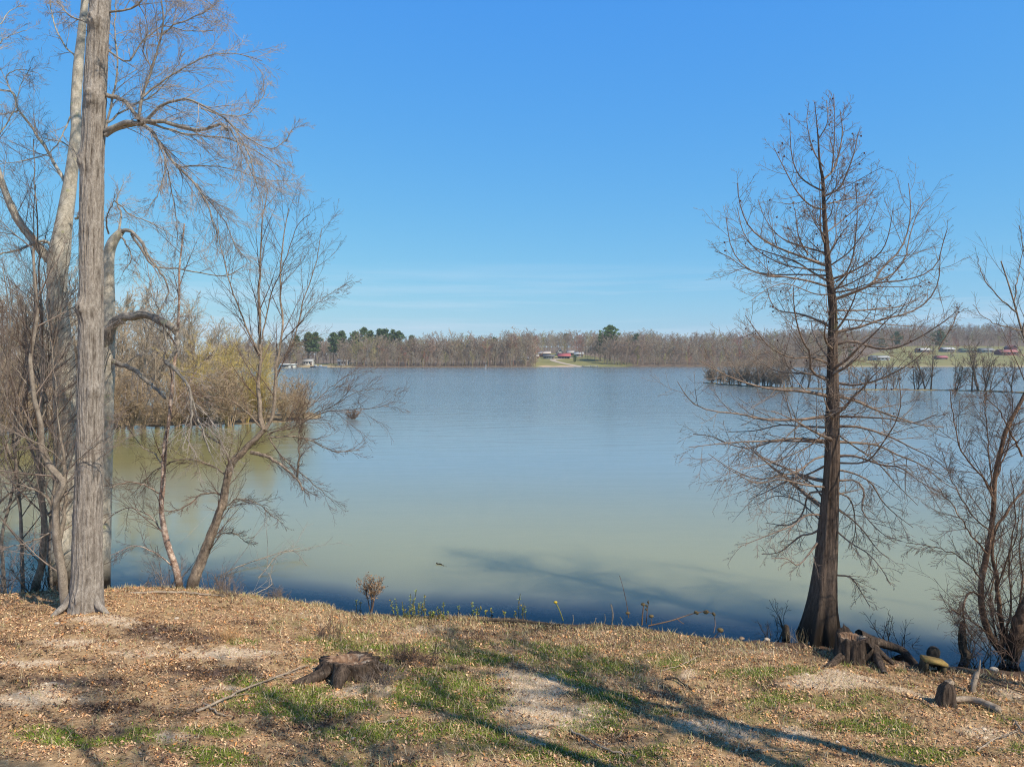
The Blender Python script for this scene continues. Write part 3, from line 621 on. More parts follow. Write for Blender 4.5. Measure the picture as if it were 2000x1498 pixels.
house('metal_shed', 1130, 96, 7.5, 6, 2.4, 1.4, (.34, .40, .42), (.52, .56, .58), 'pale blue metal shed with light grey roof at the wood edge', kind='shed', nwin=1)
house('garage', 1046, 74, 5, 5, 2.0, 1.1, (.6, .57, .52), (.5, .47, .43), 'small white garage beside the tan roofed brick house', kind='garage', nwin=1)
house('house', 1016, 60, 5.5, 5, 2.6, 1.1, (.55, .57, .58), (.50, .52, .54), 'white house half hidden in bare trees west of the beach', nwin=2)
house('cottage', 1030, 52, 4, 4, 2.2, 1.1, (.40, .42, .44), (.42, .44, .46), 'grey cottage between the half hidden white house and the garage', nwin=1, kind='cottage')
house('house', 603, 30, 7, 6, 3.2, 1.2, (.55, .56, .55), (.45, .46, .46), 'pale house among trees above the moored boats', nwin=3)
house('house', 671, 30, 7, 6, 3.0, 1.5, (.40, .43, .46), (.42, .45, .48), 'blue grey house behind bare trees east of the boats', nwin=3)
house('boathouse', 562, -14, 10, 6, 2.5, .4, (.66, .62, .50), (.70, .68, .60), 'cream flat roofed boathouse standing at the water beside the woods', kind='boathouse', nwin=1, zoff=.9)
house('grey_shed', 1716, 62, 14, 7, 2.4, 1.2, (.30, .38, .42), (.45, .46, .45), 'low blue grey shed with pale porch on the farm meadow', kind='shed', nwin=4)
house('farm_house', 1801, 170, 11, 8, 2.6, 1.5, (.26, .16, .13), (.72, .72, .70), 'white roofed brown house on the farm meadow, west of the tall evergreen')
house('farm_house', 1848, 178, 11, 8, 3.0, 1.5, (.22, .20, .20), (.70, .71, .72), 'white roofed dark house between tall evergreen and red budding tree')
house('red_shed', 1836, 78, 8.5, 6, 1.6, 1.3, (.22, .17, .14), (.60, .09, .12), 'small red roofed shed low on the farm meadow', kind='shed', nwin=2)
house('green_roofed_house', 1889, 172, 15, 8, 2.2, 1.7, (.30, .30, .26), (.20, .32, .17), 'long green roofed building on the farm meadow', nwin=4)
house('farm_house', 1923, 168, 12, 8, 2.6, 1.6, (.22, .28, .27), (.30, .32, .33), 'grey blue farm house between green roof and red barn', nwin=3)
house('red_barn', 1964, 140, 16, 9, 3.0, 2.0, (.26, .045, .05), (.58, .13, .10), 'wide red barn with orange red roof on the farm meadow', kind='barn', nwin=3)
house('red_barn', 1973, 150, 7, 8, 6.0, 2.2, (.20, .04, .05), (.19, .05, .055), 'dark maroon gabled barn rising behind the wide red barn', aframe=True, kind='barn', nwin=2)
def dock(px, s, w, label):
    X0 = (px - CX) / F * 460; Y = farY(X0) + s; X = (px - CX) / F * Y
    t = root('dock', (X, Y, 0), label, 'dock'); g = Geo(); box(g, (X, Y, .75), (w, 2.4, .25)); g.build('deck', plain('deck_boards', (.6, .6, .56)), t)
    for q in (-1, 1):
        g = Geo(); box(g, (X + q * (w / 2 - .5), Y, .1), (.3, 2.2, 1.4)); g.build('post', M['dark_bark'], t)
dock(1146, -1, 6, 'white dock at the meadow shore, nearer the beach'); dock(1160, -1, 5.5, 'white dock at the meadow shore, farther from the beach')
def boat(px, s, label, c):
    X0 = (px - CX) / F * 460; Y = farY(X0) + s; X = (px - CX) / F * Y
    t = root('boat', (X, Y, 0), label, 'boat'); g = Geo(); st = np.linspace(-1, 1, 11)
    w = 1.1 * (1 - np.clip(st, 0, 1) ** 2.2); V = []
    for a, b in zip(st, w): V += [[X + a * 3.6, Y - b, .75 + .2 * max(a, 0)], [X + a * 3.4, Y - b * .6, -.1], [X + a * 3.4, Y + b * .6, -.1], [X + a * 3.6, Y + b, .75 + .2 * max(a, 0)]]
    Q = [[i * 4 + j, i * 4 + 4 + j, i * 4 + 5 + j, i * 4 + 1 + j] for i in range(10) for j in range(3)] + [[i * 4 + 3, i * 4 + 7, i * 4 + 4, i * 4] for i in range(10)] + [[0, 1, 2, 3]]
    g.add(V, Q); g.build('hull', plain('hull_paint', c, .4), t); g = Geo(); box(g, (X - .5, Y, 1.15), (2.0, 1.4, .7), 0, None, .75); g.build('cabin', plain('boat_cabin', (.55, .56, .58), .4), t)
boat(618, -7, 'dark hulled boat moored by the far lawn, west one of the two', (.05, .055, .08)); boat(628, -9, 'grey blue boat moored by the far lawn, east one of the two', (.22, .27, .33))
bx_, by_ = fp(949, 360)
t = root('channel_marker', (bx_, by_, 0), 'thin white marker post standing in open water', 'marker')
g = Geo(); g.tube([[bx_, by_, -1], [bx_, by_, 1.9]], [.11, .11], 8); g.build('post', plain('white_paint', (.8, .8, .78)), t)
g = Geo(); box(g, (bx_, by_, 2.0), (.35, .35, .3), .4); g.build('cap', plain('white_cap', (.85, .85, .82)), t)

# ------------------------------------------------------------------ the low spit on the right
sp_px = [(1375, 748), (1450, 754), (1520, 758), (1640, 761), (1750, 762), (1850, 763), (1930, 765), (2000, 768), (2150, 774)]
SPT = np.array([gp(x, y, 0)[:2] for x, y in sp_px])
def spit_land():
    P = smooth_path(np.c_[SPT, SPT[:, 0] * 0], 60); g = Geo(); m = 7; rows = []
    for i, p in enumerate(P):
        wd = (3.2 + 2.4 * math.sin(i * .7)) * min(1, .3 + i / 12) * (1.6 if i < 22 else .6)
        for j in range(m):
            u = j / (m - 1); rows.append([p[0], p[1] - .3 + wd * u, .26 * math.sin(math.pi * u) ** .7 * (1 + .5 * math.sin(i * 2.3 + j)) - .12])
    n = 60; i = np.arange(n - 1)[:, None] * m + np.arange(m - 1)[None]; Q = np.stack([i, i + m, i + m + 1, i + 1], -1).reshape(-1, 4)
    return tag(mesh('spit', rows, [Q], bark('spit_mud', (.09, .06, .04), (.30, .22, .14), (.33, .27, .13), (.5, .6), (.8, .8, .8), .5, .3), None, smooth=True), 'low muddy strip of land lying across the water', kind='structure')
spit_land()
def small_tree(name, X, Y, z, h, label, cat, group, seed, colr, multi=1, lean=(0, 0), spread=.6, nl=12, rm=.012, r0=None, t0=.12, up=.08, kids=(6, 4), lf=(.42, .48, .5), crowncol=None, droop=0, tufts=None):
    r = np.random.default_rng(seed)
    lv_ = grow_tree(r, h, r0 or h * .014, 3, spread, nl, lean, multi, up, rm, t0, droop, (5, 3, 3, 3), .06, kids, lf, (8, 6, 4, 3))
    t = root(name, (X, Y, z), label, cat, group); o = np.array([X, Y, z - .1])
    g = Geo(); g.tube(lv_[0][0] + o, lv_[0][1], 5, np.array(colr) * .8); g.build('trunk' if cat == 'tree' else 'stem', M['colv'], t)
    g = Geo(); [g.tube(P + o, R, k, crowncol or colr) for P, R, k in lv_[1:]]; g.build('crown', M['colv'], t)
    return t
r = np.random.default_rng(21)
def spitY(px): return float(np.interp((px - CX) / F, SPT[:, 0] / SPT[:, 1], SPT[:, 1]))
k_ = 0
for i, px in enumerate(np.linspace(1384, 1536, 30)):   # the bushy western end
    Y = spitY(px) + r.uniform(.5, 4.5); px += r.uniform(-5, 5); small_tree('spit_shrub', (px - CX) / F * Y, Y, .05, r.uniform(2.4, 7.6) * min(1, .5 + i * .035), 'tangled grey brown shrub in the thicket at the western tip of the spit', 'shrub', 'thicket shrubs on the spit tip', 300 + i, (.36, .28, .21), 4, spread=.85, nl=14, rm=.014)
for i, (px, h, ln, ml, lb) in enumerate([(1548, 6.0, .03, 2, 'thin twin stemmed'), (1562, 6.6, -.03, 2, 'leaning thin'), (1580, 5.2, .05, 3, 'bushy many stemmed'), (1600, 6.0, 0, 1, 'straight'), (1668, 4.2, -.05, 3, 'low bushy'), (1688, 3.6, .06, 2, 'short leaning'), (1711, 6.0, .0, 1, 'thick straight'),
        (1733, 5.2, .10, 2, 'forked slender'), (1747, 4.6, .16, 3, 'fanning'), (1788, 7.0, -.16, 1, 'dark leaning'), (1793, 4.0, .1, 4, 'bushy'), (1808, 6.6, -.02, 3, 'tall shaggy'), (1819, 8.6, .03, 1, 'tallest slim'), (1866, 5.0, .05, 4, 'spreading shrubby'), (1899, 8.0, 0, 1, 'stout upright'), (1912, 8.6, -.04, 3, 'tall many stemmed'), (1925, 7.2, .12, 4, 'fanning many stemmed'), (1935, 5.2, .22, 2, 'strongly leaning'), (1976, 5.2, .0, 3, 'pale bushy'), (2010, 6.0, 0, 3, 'grey')]):
    Y = spitY(px) + r.uniform(.6, 1.6)
    small_tree('spit_tree', (px - CX) / F * Y, Y, .05, h, '%s bare tree on the spit, %s after its western thicket' % (lb, ords[i]), 'tree', 'bare trees along the spit', 340 + i, (.22, .165, .125), ml, (ln, 0), .55, 12, .016, h * .017)

# ------------------------------------------------------------------ the wooded left shore
lb_px = [(-260, 862), (0, 852), (120, 846), (220, 842), (350, 838), (450, 834), (540, 828), (600, 822), (628, 815)]
LB = np.array([gp(x, y, 0)[:2] for x, y in lb_px])
def left_land():
    P = smooth_path(np.c_[LB, LB[:, 0] * 0], 50); m = 8; rows = []
    for i, p in enumerate(P):
        wd = 2.5 + (49 - i) * .75
        for j in range(m):
            u = j / (m - 1); rows.append([p[0] - u * wd * .25, p[1] - .3 + wd * u, min(.3, .6 * u) * (1 + .3 * math.sin(i * 1.3 + j)) - .1])
    i = np.arange(49)[:, None] * m + np.arange(m - 1)[None]; Q = np.stack([i, i + m, i + m + 1, i + 1], -1).reshape(-1, 4)
    return tag(mesh('left_shore', rows, [Q], bark('shore_mud', (.13, .10, .065), (.38, .30, .19), None, (0, 1), (.8, .8, .8), .5, .3), None, smooth=True), 'low wooded point reaching in from the near side', kind='structure')
left_land()
r = np.random.default_rng(33)
protos = {}
def place_copy(key, build, X, Y, z, s, label, group):
    if key not in protos:
        t = build(); protos[key] = t
    else:
        src = protos[key]; t = src.copy(); SC.collection.objects.link(t)
        for ch in list(src.children):
            c = ch.copy(); SC.collection.objects.link(c); c.parent = t
    t.location = (X, Y, z); t.scale = (s, s, s * r.uniform(.92, 1.1)); t.rotation_euler = (0, 0, r.uniform(0, 6.28))
    t['label'] = label; t['group'] = group
    return t
def mk(kind, i):
    if kind == 'tree': return lambda: small_tree('thicket_tree', 0, 0, 0, 9, 'x', 'tree', 'g', 400 + i, (.47, .385, .285), 1 + (i % 2), (0, 0), .6, 18, .011, .11, .12, .07, (8, 6), (.36, .45, .5))
    if kind == 'shrub': return lambda: small_tree('thicket_shrub', 0, 0, 0, 3.6, 'x', 'shrub', 'g', 430 + i, (.46, .35, .235), 8, (0, 0), .75, 12, .009, .035, .1, .0, (6, 4), (.5, .5, .5))
    return lambda: small_tree('willow', 0, 0, 0, 8, 'x', 'tree', 'g', 460 + i, (.58, .46, .17), 6, (0, 0), .6, 15, .008, .09, .15, .0, (8, 5), (.42, .5, .55), droop=.06)
def lbY(px): return float(np.interp((px - CX) / F, LB[:, 0] / LB[:, 1], LB[:, 1]))
ni = 0
for rowi, (dy, n_) in enumerate([(1.2, 26), (5, 22), (11, 20), (19, 17)]):
    for i in range(n_):
        px = -120 + (730 - rowi * 20) * (i + r.random()) / n_
        if px > 575 and rowi > 1: continue
        Y = lbY(px) + dy + r.uniform(-.8, 1.5); X = (px - CX) / F * Y
        hmax = np.interp(px, [0, 240, 300, 400, 470, 540, 620], [11.5, 11.3, 10.8, 9.8, 7.8, 4.6, 3.0]) * (.62 if rowi == 0 else .9 if rowi == 1 else 1.0) * (1 + .012 * dy)
        if rowi == 0 or hmax < 4.2: 
            hs_ = min(r.uniform(3.0, 4.6), hmax)
            place_copy('shrub%d' % (ni % 4), mk('shrub', ni % 4), X, Y, .0, hs_ / 3.6, 'brown arching shrub overhanging the water on the left wooded point', 'waterside shrubs of the left point')
        else:
            place_copy('tree%d' % (ni % 6), mk('tree', ni % 6), X, Y, .1, hmax * r.uniform(.8, 1.05) / 9, 'slender leafless tree in the dense thicket of the left wooded point', 'thicket trees of the left point')
        ni += 1
for i, (px, dy, h) in enumerate([(395, 3, 6.2), (440, 2.5, 6.6), (482, 2.5, 6.0), (350, 3.5, 5.2), (512, 2, 4.6)]):
    Y = lbY(px) + dy; X = (px - CX) / F * Y
    place_copy('willow%d' % (i % 2), mk('willow', i % 2), X, Y, .05, h / 8, 'yellow green willow on the left wooded point, %s' % ['middle one of five', 'second from the tip and tallest', 'next to the outermost willow', 'westernmost of five', 'smallest, closest to the tip'][i], 'willows of the left point')
Y = 88.0
t_ = small_tree('budding_tree', (2 - CX) / F * 68, 68, .3, 8.6, 'red budding tree at the far left edge above the thicket', 'tree', None, 477, (.34, .17, .14), 2, rm=.012)
bp_ = gp(690, 818, 0); small_tree('water_bush', bp_[0], bp_[1], -.1, 1.35, 'bare tangled bush standing alone in the open water', 'shrub', None, 478, (.30, .21, .16), 14, (0, 0), .8, 8, .008, .03, .1, .02, (4, 3)).scale = (1.5, 1.2, .8)

# ------------------------------------------------------------------ near trees: traced limbs, grown twigs
def trace(pts, Y0, Y1, w0, w1, n=14, bow=0.0, sc=1.0, ox=0.0, oy=0.0, pw=1.0):
    """limb whose pixel course is known; depth runs Y0 -> Y1 with a bow; widths in pixels of the photograph"""
    p = np.array(pts, float) * sc + [ox, oy]; t = np.concatenate([[0], np.cumsum(np.linalg.norm(np.diff(p, axis=0), axis=1))]); t /= t[-1]
    Yd = Y0 + (Y1 - Y0) * t + bow * np.sin(math.pi * t)
    P = np.stack([at(a, b, y) for (a, b), y in zip(p, Yd)])
    w = (w0 + (w1 - w0) * t ** pw) * Yd / F / 2
    q = smooth_path(np.c_[P, w], n); return q[:, :3], np.maximum(q[:, 3], .001)
def ridged(P, R, k, depth, freq, seed=0, flare=None, vs=6.0):
    """trunk with modelled bark ridges; flare(height 0..1, angle) multiplies the radius"""
    V, Q = tube_arr(P[None], R[None], k); n = len(P)
    th = np.tile(np.arange(k) * 2 * math.pi / k, n); h = np.repeat(np.linspace(0, 1, n), k); s = np.repeat(np.concatenate([[0], np.cumsum(np.linalg.norm(np.diff(P, axis=0), axis=1))]), k)
    C = np.repeat(P, k, 0)
    wob = fbm(s * .9 + 3, s * 0, seed + 5) * .8
    a = th * freq / (2 * math.pi) + wob
    per = freq
    d = 1 - np.abs(2 * vn(np.mod(a, per), s * vs / 6, seed) - 1)
    m = 1 + depth * (d - .5) + depth * .6 * (vn(np.mod(a * 2.3, 97), s * vs, seed + 9) - .5) + .05 * (vn(np.cos(th) * 1.5 + 5 + s * 2, np.sin(th) * 1.5 + 5, seed + 3) - .5)
    if flare is not None: m = m * flare(h, th)
    FUR[0] = np.clip(d * .75 + .35 * vn(np.mod(a * 2.3, 97), s * vs, seed + 9), 0, 1)
    return C + (V - C) * m[:, None], Q
def dense(P, R, n):
    q = smooth_path(np.c_[P, R], n); return q[:, :3], q[:, 3]
FUR = [None]
def cap(g, P, R, k, seed=0):   # jagged broken end
    r = np.random.default_rng(seed); T = P[-1] - P[-2]; T /= np.linalg.norm(T)
    V, Q = tube_arr(np.stack([P[-1], P[-1] + T * R[-1] * .6, P[-1] + T * R[-1] * .7])[None], np.array([[R[-1], R[-1] * .7, .001]]), k)
    V = V + r.normal(0, R[-1] * .15, V.shape); g.add(V, Q)
def levels(P, R, spec, rng, rid=None):
    """grow successive generations of twigs from parents; returns [(P,R,rid)]"""
    out = []; rid = np.arange(len(P)) if rid is None else rid
    for sp_ in spec:
        C, CR, pi = spawn(P, R, rng=rng, **sp_)
        rid = rid[pi]; out.append((C, CR, rid)); P, R = C, CR
    return out

# ---- the bald cypress at the water edge
rng = np.random.default_rng(77)
cb = ground_pt(1597, 1252); CYD = cb[1]
tp = [(1597, 1262), (1600, 1225), (1606, 1170), (1610, 1120), (1615, 1060), (1620, 990), (1625, 900), (1626, 820), (1626, 742), (1626, 680), (1627, 620), (1625, 585), (1619, 534), (1613, 462), (1609, 400), (1607, 352), (1601, 318), (1598, 272), (1595, 240), (1591, 200)]
tw = [86, 72, 56, 48, 41, 35, 30, 27, 24, 20, 17, 16, 13, 10, 8, 6.5, 4.5, 3, 2, 1]
Pt = np.stack([at(x, y, CYD) for x, y in tp]); Rt = np.array(tw) * .92 * CYD / F / 2
Pd, Rd = dense(Pt, Rt, 170)
cyp = root('cypress_tree', (cb[0], cb[1], 0), 'tall bare cypress with fluted flaring trunk standing at the water edge', 'tree')
def cflare(h, th):
    f = np.exp(-h / .055); return 1 + f * (.22 * np.cos(th * 7 + 1) + .14 * np.cos(th * 11 + 3) + .22 * np.cos(th - math.pi)) + .04 * np.exp(-h / .3) * np.cos(th * 7 + 1)
V, Q = ridged(Pd, Rd, 72, .14, 22, 4, cflare, 2.0)
mesh('trunk', V, [Q], M['cypress_bark'], cyp, attrs={'furrow': FUR[0]})
Z6 = dict(sc=.4004, ox=1280, oy=150); Z7 = dict(sc=.434, ox=1280, oy=700)
up6 = [  # (points, width px, depth change m)
 ([(830, 920), (720, 880), (600, 835), (520, 790), (450, 720), (410, 610), (400, 520)], 6, -.8), ([(845, 1000), (760, 950), (680, 900), (560, 860), (480, 830), (420, 770)], 5, 1.0),
 ([(835, 1022), (740, 995), (620, 975), (520, 965), (430, 920), (370, 830), (345, 690)], 5, -1.0), ([(830, 945), (720, 935), (620, 915), (500, 850), (430, 760), (400, 640)], 4, .7),
 ([(830, 970), (700, 965), (560, 965), (440, 935), (360, 880), (290, 850)], 4, 1.5), ([(880, 1000), (930, 960), (965, 870), (978, 760), (985, 650), (975, 520)], 5, -.6),
 ([(880, 1085), (1000, 1040), (1060, 1005), (1110, 930), (1190, 850), (1235, 740), (1245, 630), (1235, 520)], 7, .8), ([(882, 1082), (1000, 1038), (1080, 1005), (1200, 995), (1320, 960), (1380, 900), (1400, 820), (1425, 740)], 6, -.9),
 ([(870, 985), (960, 950), (1060, 890), (1110, 840), (1140, 760), (1160, 640)], 5, -1.0), ([(1060, 1006), (1160, 960), (1220, 880), (1240, 780), (1290, 640), (1340, 590)], 4, 1.3),
 ([(885, 1245), (1000, 1220), (1100, 1185), (1240, 1150), (1330, 1090), (1380, 1000), (1390, 860)], 7, -.5), ([(885, 1305), (960, 1290), (1080, 1325), (1180, 1320), (1290, 1270), (1370, 1220), (1440, 1170), (1485, 1120)], 7, -1.4),
 ([(883, 1140), (1000, 1140), (1100, 1130), (1200, 1120), (1320, 1060)], 4, 1.4), ([(850, 1218), (760, 1175), (690, 1155), (600, 1140), (560, 1090), (545, 1030)], 6, 1.0),
 ([(858, 1480), (790, 1460), (755, 1420), (755, 1350), (720, 1290), (690, 1200), (675, 1100), (675, 1030)], 7, -1.6), ([(845, 1400), (760, 1370), (660, 1370), (560, 1320), (500, 1250), (440, 1165)], 5, -1.3),
 ([(822, 560), (760, 530), (700, 480), (665, 380), (655, 210)], 4, .5), ([(832, 580), (900, 540), (950, 430), (975, 350), (990, 270)], 5, -.4), ([(822, 500), (870, 450), (905, 330), (912, 250), (900, 160)], 5, .3), ([(860, 470), (872, 330), (875, 200), (870, 85)], 3, -.2),
 ([(830, 650), (760, 630), (690, 560), (620, 430), (580, 350)], 4, -.7), ([(828, 822), (805, 740), (805, 650), (800, 520)], 4, -.4), ([(845, 870), (880, 790), (880, 680), (900, 600)], 3, .5), ([(745, 870), (700, 780), (680, 640)], 3, -.3),
 ([(835, 760), (900, 710), (960, 660), (1040, 600), (1080, 590)], 3, .8), ([(835, 860), (760, 840), (620, 790), (540, 700), (500, 600)], 4, 1.0), ([(870, 1060), (780, 1060), (640, 1010), (540, 1040), (470, 1090)], 3, -1.2), ([(860, 1180), (1000, 1190), (1150, 1210), (1300, 1220)], 4, 1.2),
 ([(1380, 1330), (1450, 1210), (1480, 1130)], 3, .3), ([(840, 620), (930, 600), (1000, 590), (1040, 570)], 3, .7), ([(820, 440), (770, 360), (740, 230), (745, 160)], 3, .4), ([(800, 300), (840, 220), (835, 115)], 2.5, .2)]
lo7 = [
 ([(775, 170), (680, 150), (550, 140), (460, 125), (350, 90), (270, 50), (200, 10)], 8, -1.5), ([(770, 260), (650, 275), (500, 275), (380, 250), (250, 235), (160, 195), (100, 105)], 7, -.8), ([(765, 310), (650, 305), (560, 300), (450, 325), (330, 330)], 5, 1.2),
 ([(765, 378), (650, 372), (520, 375), (430, 405), (330, 385), (250, 350), (170, 340)], 6, .9), ([(765, 372), (640, 360), (500, 372), (400, 375), (280, 385), (150, 400)], 6, -1.2), ([(760, 440), (700, 460), (660, 500), (560, 530), (450, 540), (330, 490), (240, 430)], 5, -1.6),
 ([(760, 485), (690, 520), (600, 550), (500, 600), (420, 635)], 5, .8), ([(750, 600), (690, 610), (660, 700), (600, 750), (500, 740)], 5, .7), ([(748, 705), (680, 705), (620, 750), (520, 790), (370, 850)], 5, -.6), ([(745, 765), (700, 790), (650, 800), (560, 870), (480, 880)], 5, .6),
 ([(735, 820), (690, 880), (640, 930), (590, 900), (520, 900)], 5, -.5), ([(820, 170), (900, 190), (1000, 235), (1100, 270), (1200, 300), (1300, 310)], 8, .9), ([(820, 262), (950, 265), (1060, 272), (1160, 290), (1270, 250)], 5, -1.3), ([(820, 305), (920, 310), (1050, 350), (1150, 400), (1250, 450), (1330, 520)], 6, -1.0),
 ([(820, 375), (900, 380), (1000, 390), (1080, 430), (1200, 480), (1300, 560), (1400, 610)], 6, 1.3), ([(820, 440), (900, 440), (1020, 480), (1100, 490), (1200, 560), (1300, 610)], 6, -1.4), ([(822, 470), (930, 470), (980, 440), (1030, 370), (1080, 290), (1105, 200), (1095, 90)], 5, -1.9),
 ([(820, 500), (900, 520), (970, 560), (1020, 640), (1080, 700), (1160, 760)], 5, .6), ([(820, 550), (900, 550), (940, 600), (930, 680), (990, 760), (1080, 830)], 5, -.6), ([(820, 680), (880, 720), (940, 780), (1000, 860), (1050, 900)], 4, .7), ([(820, 780), (880, 830), (960, 880), (1020, 950), (1060, 1020)], 4, -.5),
 ([(821, 975), (880, 985), (920, 1040), (965, 1115)], 4, .4), ([(780, 90), (700, 70), (560, 60), (480, 20), (400, -60)], 5, 1.8), ([(815, 110), (900, 120), (1020, 90), (1150, 20), (1240, -60)], 6, -1.7), ([(770, 580), (680, 570), (560, 545), (450, 560), (300, 480)], 5, -1.9),
 ([(760, 640), (700, 560), (600, 520), (500, 540), (400, 570)], 4, 1.5), ([(815, 600), (880, 640), (900, 760), (880, 860)], 4, 1.0), ([(765, 330), (700, 390), (620, 430), (520, 470), (380, 500)], 4, -2.0), ([(818, 340), (900, 400), (1000, 470), (1080, 560), (1180, 660)], 4, 1.8), ([(745, 730), (640, 640), (540, 620), (460, 660)], 4, 1.5)]
brs = []
for lst, Z in ((up6, Z6), (lo7, Z7)):
    for pts, w, dY in lst:
        brs.append(trace(pts, CYD, CYD + dY, w * .95, 1.3, 14, rng.uniform(-.2, .2), pw=.7, **Z))
P0 = np.stack([b[0] for b in brs]); R0 = np.stack([b[1] for b in brs])
# boughs that point at or away from the viewer, drawn foreshortened in the photograph
hsel = rng.uniform(.24, .86, 26); idx = (hsel * 169).astype(int); sg = np.where(rng.random(26) < .5, -1, 1)
D = np.stack([rng.normal(0, .45, 26), sg * 1.0, rng.uniform(-.05, .5, 26)], -1); D /= np.linalg.norm(D, axis=1, keepdims=True)
Ls = 2.6 * (1.1 - hsel) + .5
C = integrate(Pd[idx], D, Ls, 14, .05, (0, 0, .035), rng, .02); CR = Rd[idx][:, None] * .3 * np.linspace(1, .1, 14)[None]
P0 = np.concatenate([P0, C]); R0 = np.concatenate([R0, np.maximum(CR, .005)])
hz = P0[:, 0, 2]; low = hz < 4.2
def cyp_levels(mask, trop, K1):
    ids = np.nonzero(mask)[0]
    return levels(P0[ids], R0[ids], [dict(K=int(K1 * .85), t0=.12, t1=.98, ang=.85, lf=.38, n=7, wig=.06, trop=trop, rf=.5, rmin=.0032, taper=.5, lmax=1.3),
        dict(K=6, t0=.15, t1=.98, ang=.8, lf=.45, n=5, wig=.06, trop=trop, rf=.6, rmin=.0026, taper=.4, lmax=.6), dict(K=3, t0=.3, t1=1, ang=.7, lf=.45, n=3, wig=.06, trop=trop, rf=.7, rmin=.0022, taper=.3)], rng, ids)
lv_ = cyp_levels(low, (0, 0, -.05), 15) + cyp_levels(~low, (0, 0, .075), 14)
for i in range(len(P0)):
    g = Geo(); g.tube(P0[i], R0[i], 6)
    for j, (C, CR, rid) in enumerate(lv_):
        m_ = rid == i; g.tube(C[m_], CR[m_], 4 if j % 3 == 0 else 3)
    g.build('branch', M['cypress_limb'], cyp)
top = levels(Pd[None, 110:], Rd[None, 110:], [dict(K=34, t0=.02, t1=1, ang=.85, lf=.10, n=6, wig=.05, trop=(0, 0, .10), rf=.4, rmin=.003, taper=.6), dict(K=5, t0=.2, t1=1, ang=.7, lf=.5, n=4, wig=.06, trop=(0, 0, .06), rf=.6, rmin=.0024, taper=.3), dict(K=2, t0=.3, t1=1, ang=.7, lf=.5, n=3, wig=.06, trop=(0, 0, .05), rf=.7, rmin=.002, taper=.3)], rng)
low_tw = levels(Pd[None, 60:112], Rd[None, 60:112], [dict(K=40, t0=0, t1=1, ang=1.2, lf=.22, n=6, wig=.12, trop=(0, 0, .02), rf=.12, rmin=.004, taper=.1), dict(K=5, t0=.2, t1=1, ang=.8, lf=.5, n=4, wig=.1, trop=(0, 0, .0), rf=.6, rmin=.0034, taper=.3)], rng)
g = Geo(); [g.tube(C, CR, 3) for C, CR, _ in top + low_tw]; g.build('crown', M['cypress_limb'], cyp)
# round cones hang at some twig tips
tips = np.concatenate([C[:, -1] for C, CR, _ in lv_[3:5]]); sel = tips[rng.choice(len(tips), 150, replace=False)]; sel = sel[sel[:, 2] > 3.2][:95]
def ball(c, r, k=6):
    th = np.linspace(0, math.pi, 5)[1:-1]; V = [[0, 0, r]] + [[r * math.sin(a) * math.cos(b), r * math.sin(a) * math.sin(b), r * math.cos(a)] for a in th for b in np.arange(k) * 2 * math.pi / k] + [[0, 0, -r]]
    T = [[0, 1 + i, 1 + (i + 1) % k] for i in range(k)] + [[3 * k + 1, 2 * k + 1 + (i + 1) % k, 2 * k + 1 + i] for i in range(k)]
    Q = [[1 + j * k + i, 1 + (j + 1) * k + i, 1 + (j + 1) * k + (i + 1) % k, 1 + j * k + (i + 1) % k] for j in range(2) for i in range(k)]
    return np.array(V) + c, Q, T
cone_m = plain('cone_brown', (.09, .05, .045)); first = None
for p in sel:
    if first is None:
        g = Geo(); V, Q, T = ball(np.zeros(3), .018); g.add(V, Q, T); first = g.build('cone', cone_m); first.parent = cyp; o = first
    else: o = first.copy(); SC.collection.objects.link(o)
    o.parent = cyp; o.location = Vector(p - [0, 0, .018]) - cyp.location

# ---- the big grey trunk in the left foreground
Z1 = dict(sc=.4004); Z2 = dict(sc=.434, ox=0, oy=550)
ab = ground_pt(168, 1186); AY = ab[1]
big = root('maple_tree', (ab[0], ab[1], ab[2]), 'thick grey furrowed trunk at the left rising straight out of the photo', 'tree')
tp = [(167, 1240), (168, 1196), (168, 1180), (169, 1150), (170, 1100), (171, 1030), (174, 930), (176, 850), (177, 760), (178, 600), (179, 400), (181, 300), (185, 200), (188, 130), (192, 60), (196, 0), (203, -150), (207, -330), (214, -560), (215, -760)]
tw = [84, 78, 72, 66, 60.5, 58, 55, 53, 51, 48, 46.5, 45.5, 45, 43.5, 42, 41, 34, 27, 14, 3]
Pt = np.stack([at(x, y, AY) for x, y in tp]); Rt = np.array(tw) * .87 * AY / F / 2; PA, RA = dense(Pt, Rt, 420)
def aflare(h, th): f = np.exp(-np.maximum(h - .015, 0) / .012); return 1 + f * (.05 + .16 * np.cos(th * 4 + 1) + .10 * np.cos(th * 7)) 
KA = 220; V, Q = ridged(PA, RA, KA, .085, 40, 11, aflare, 15.0); FA = FUR[0]
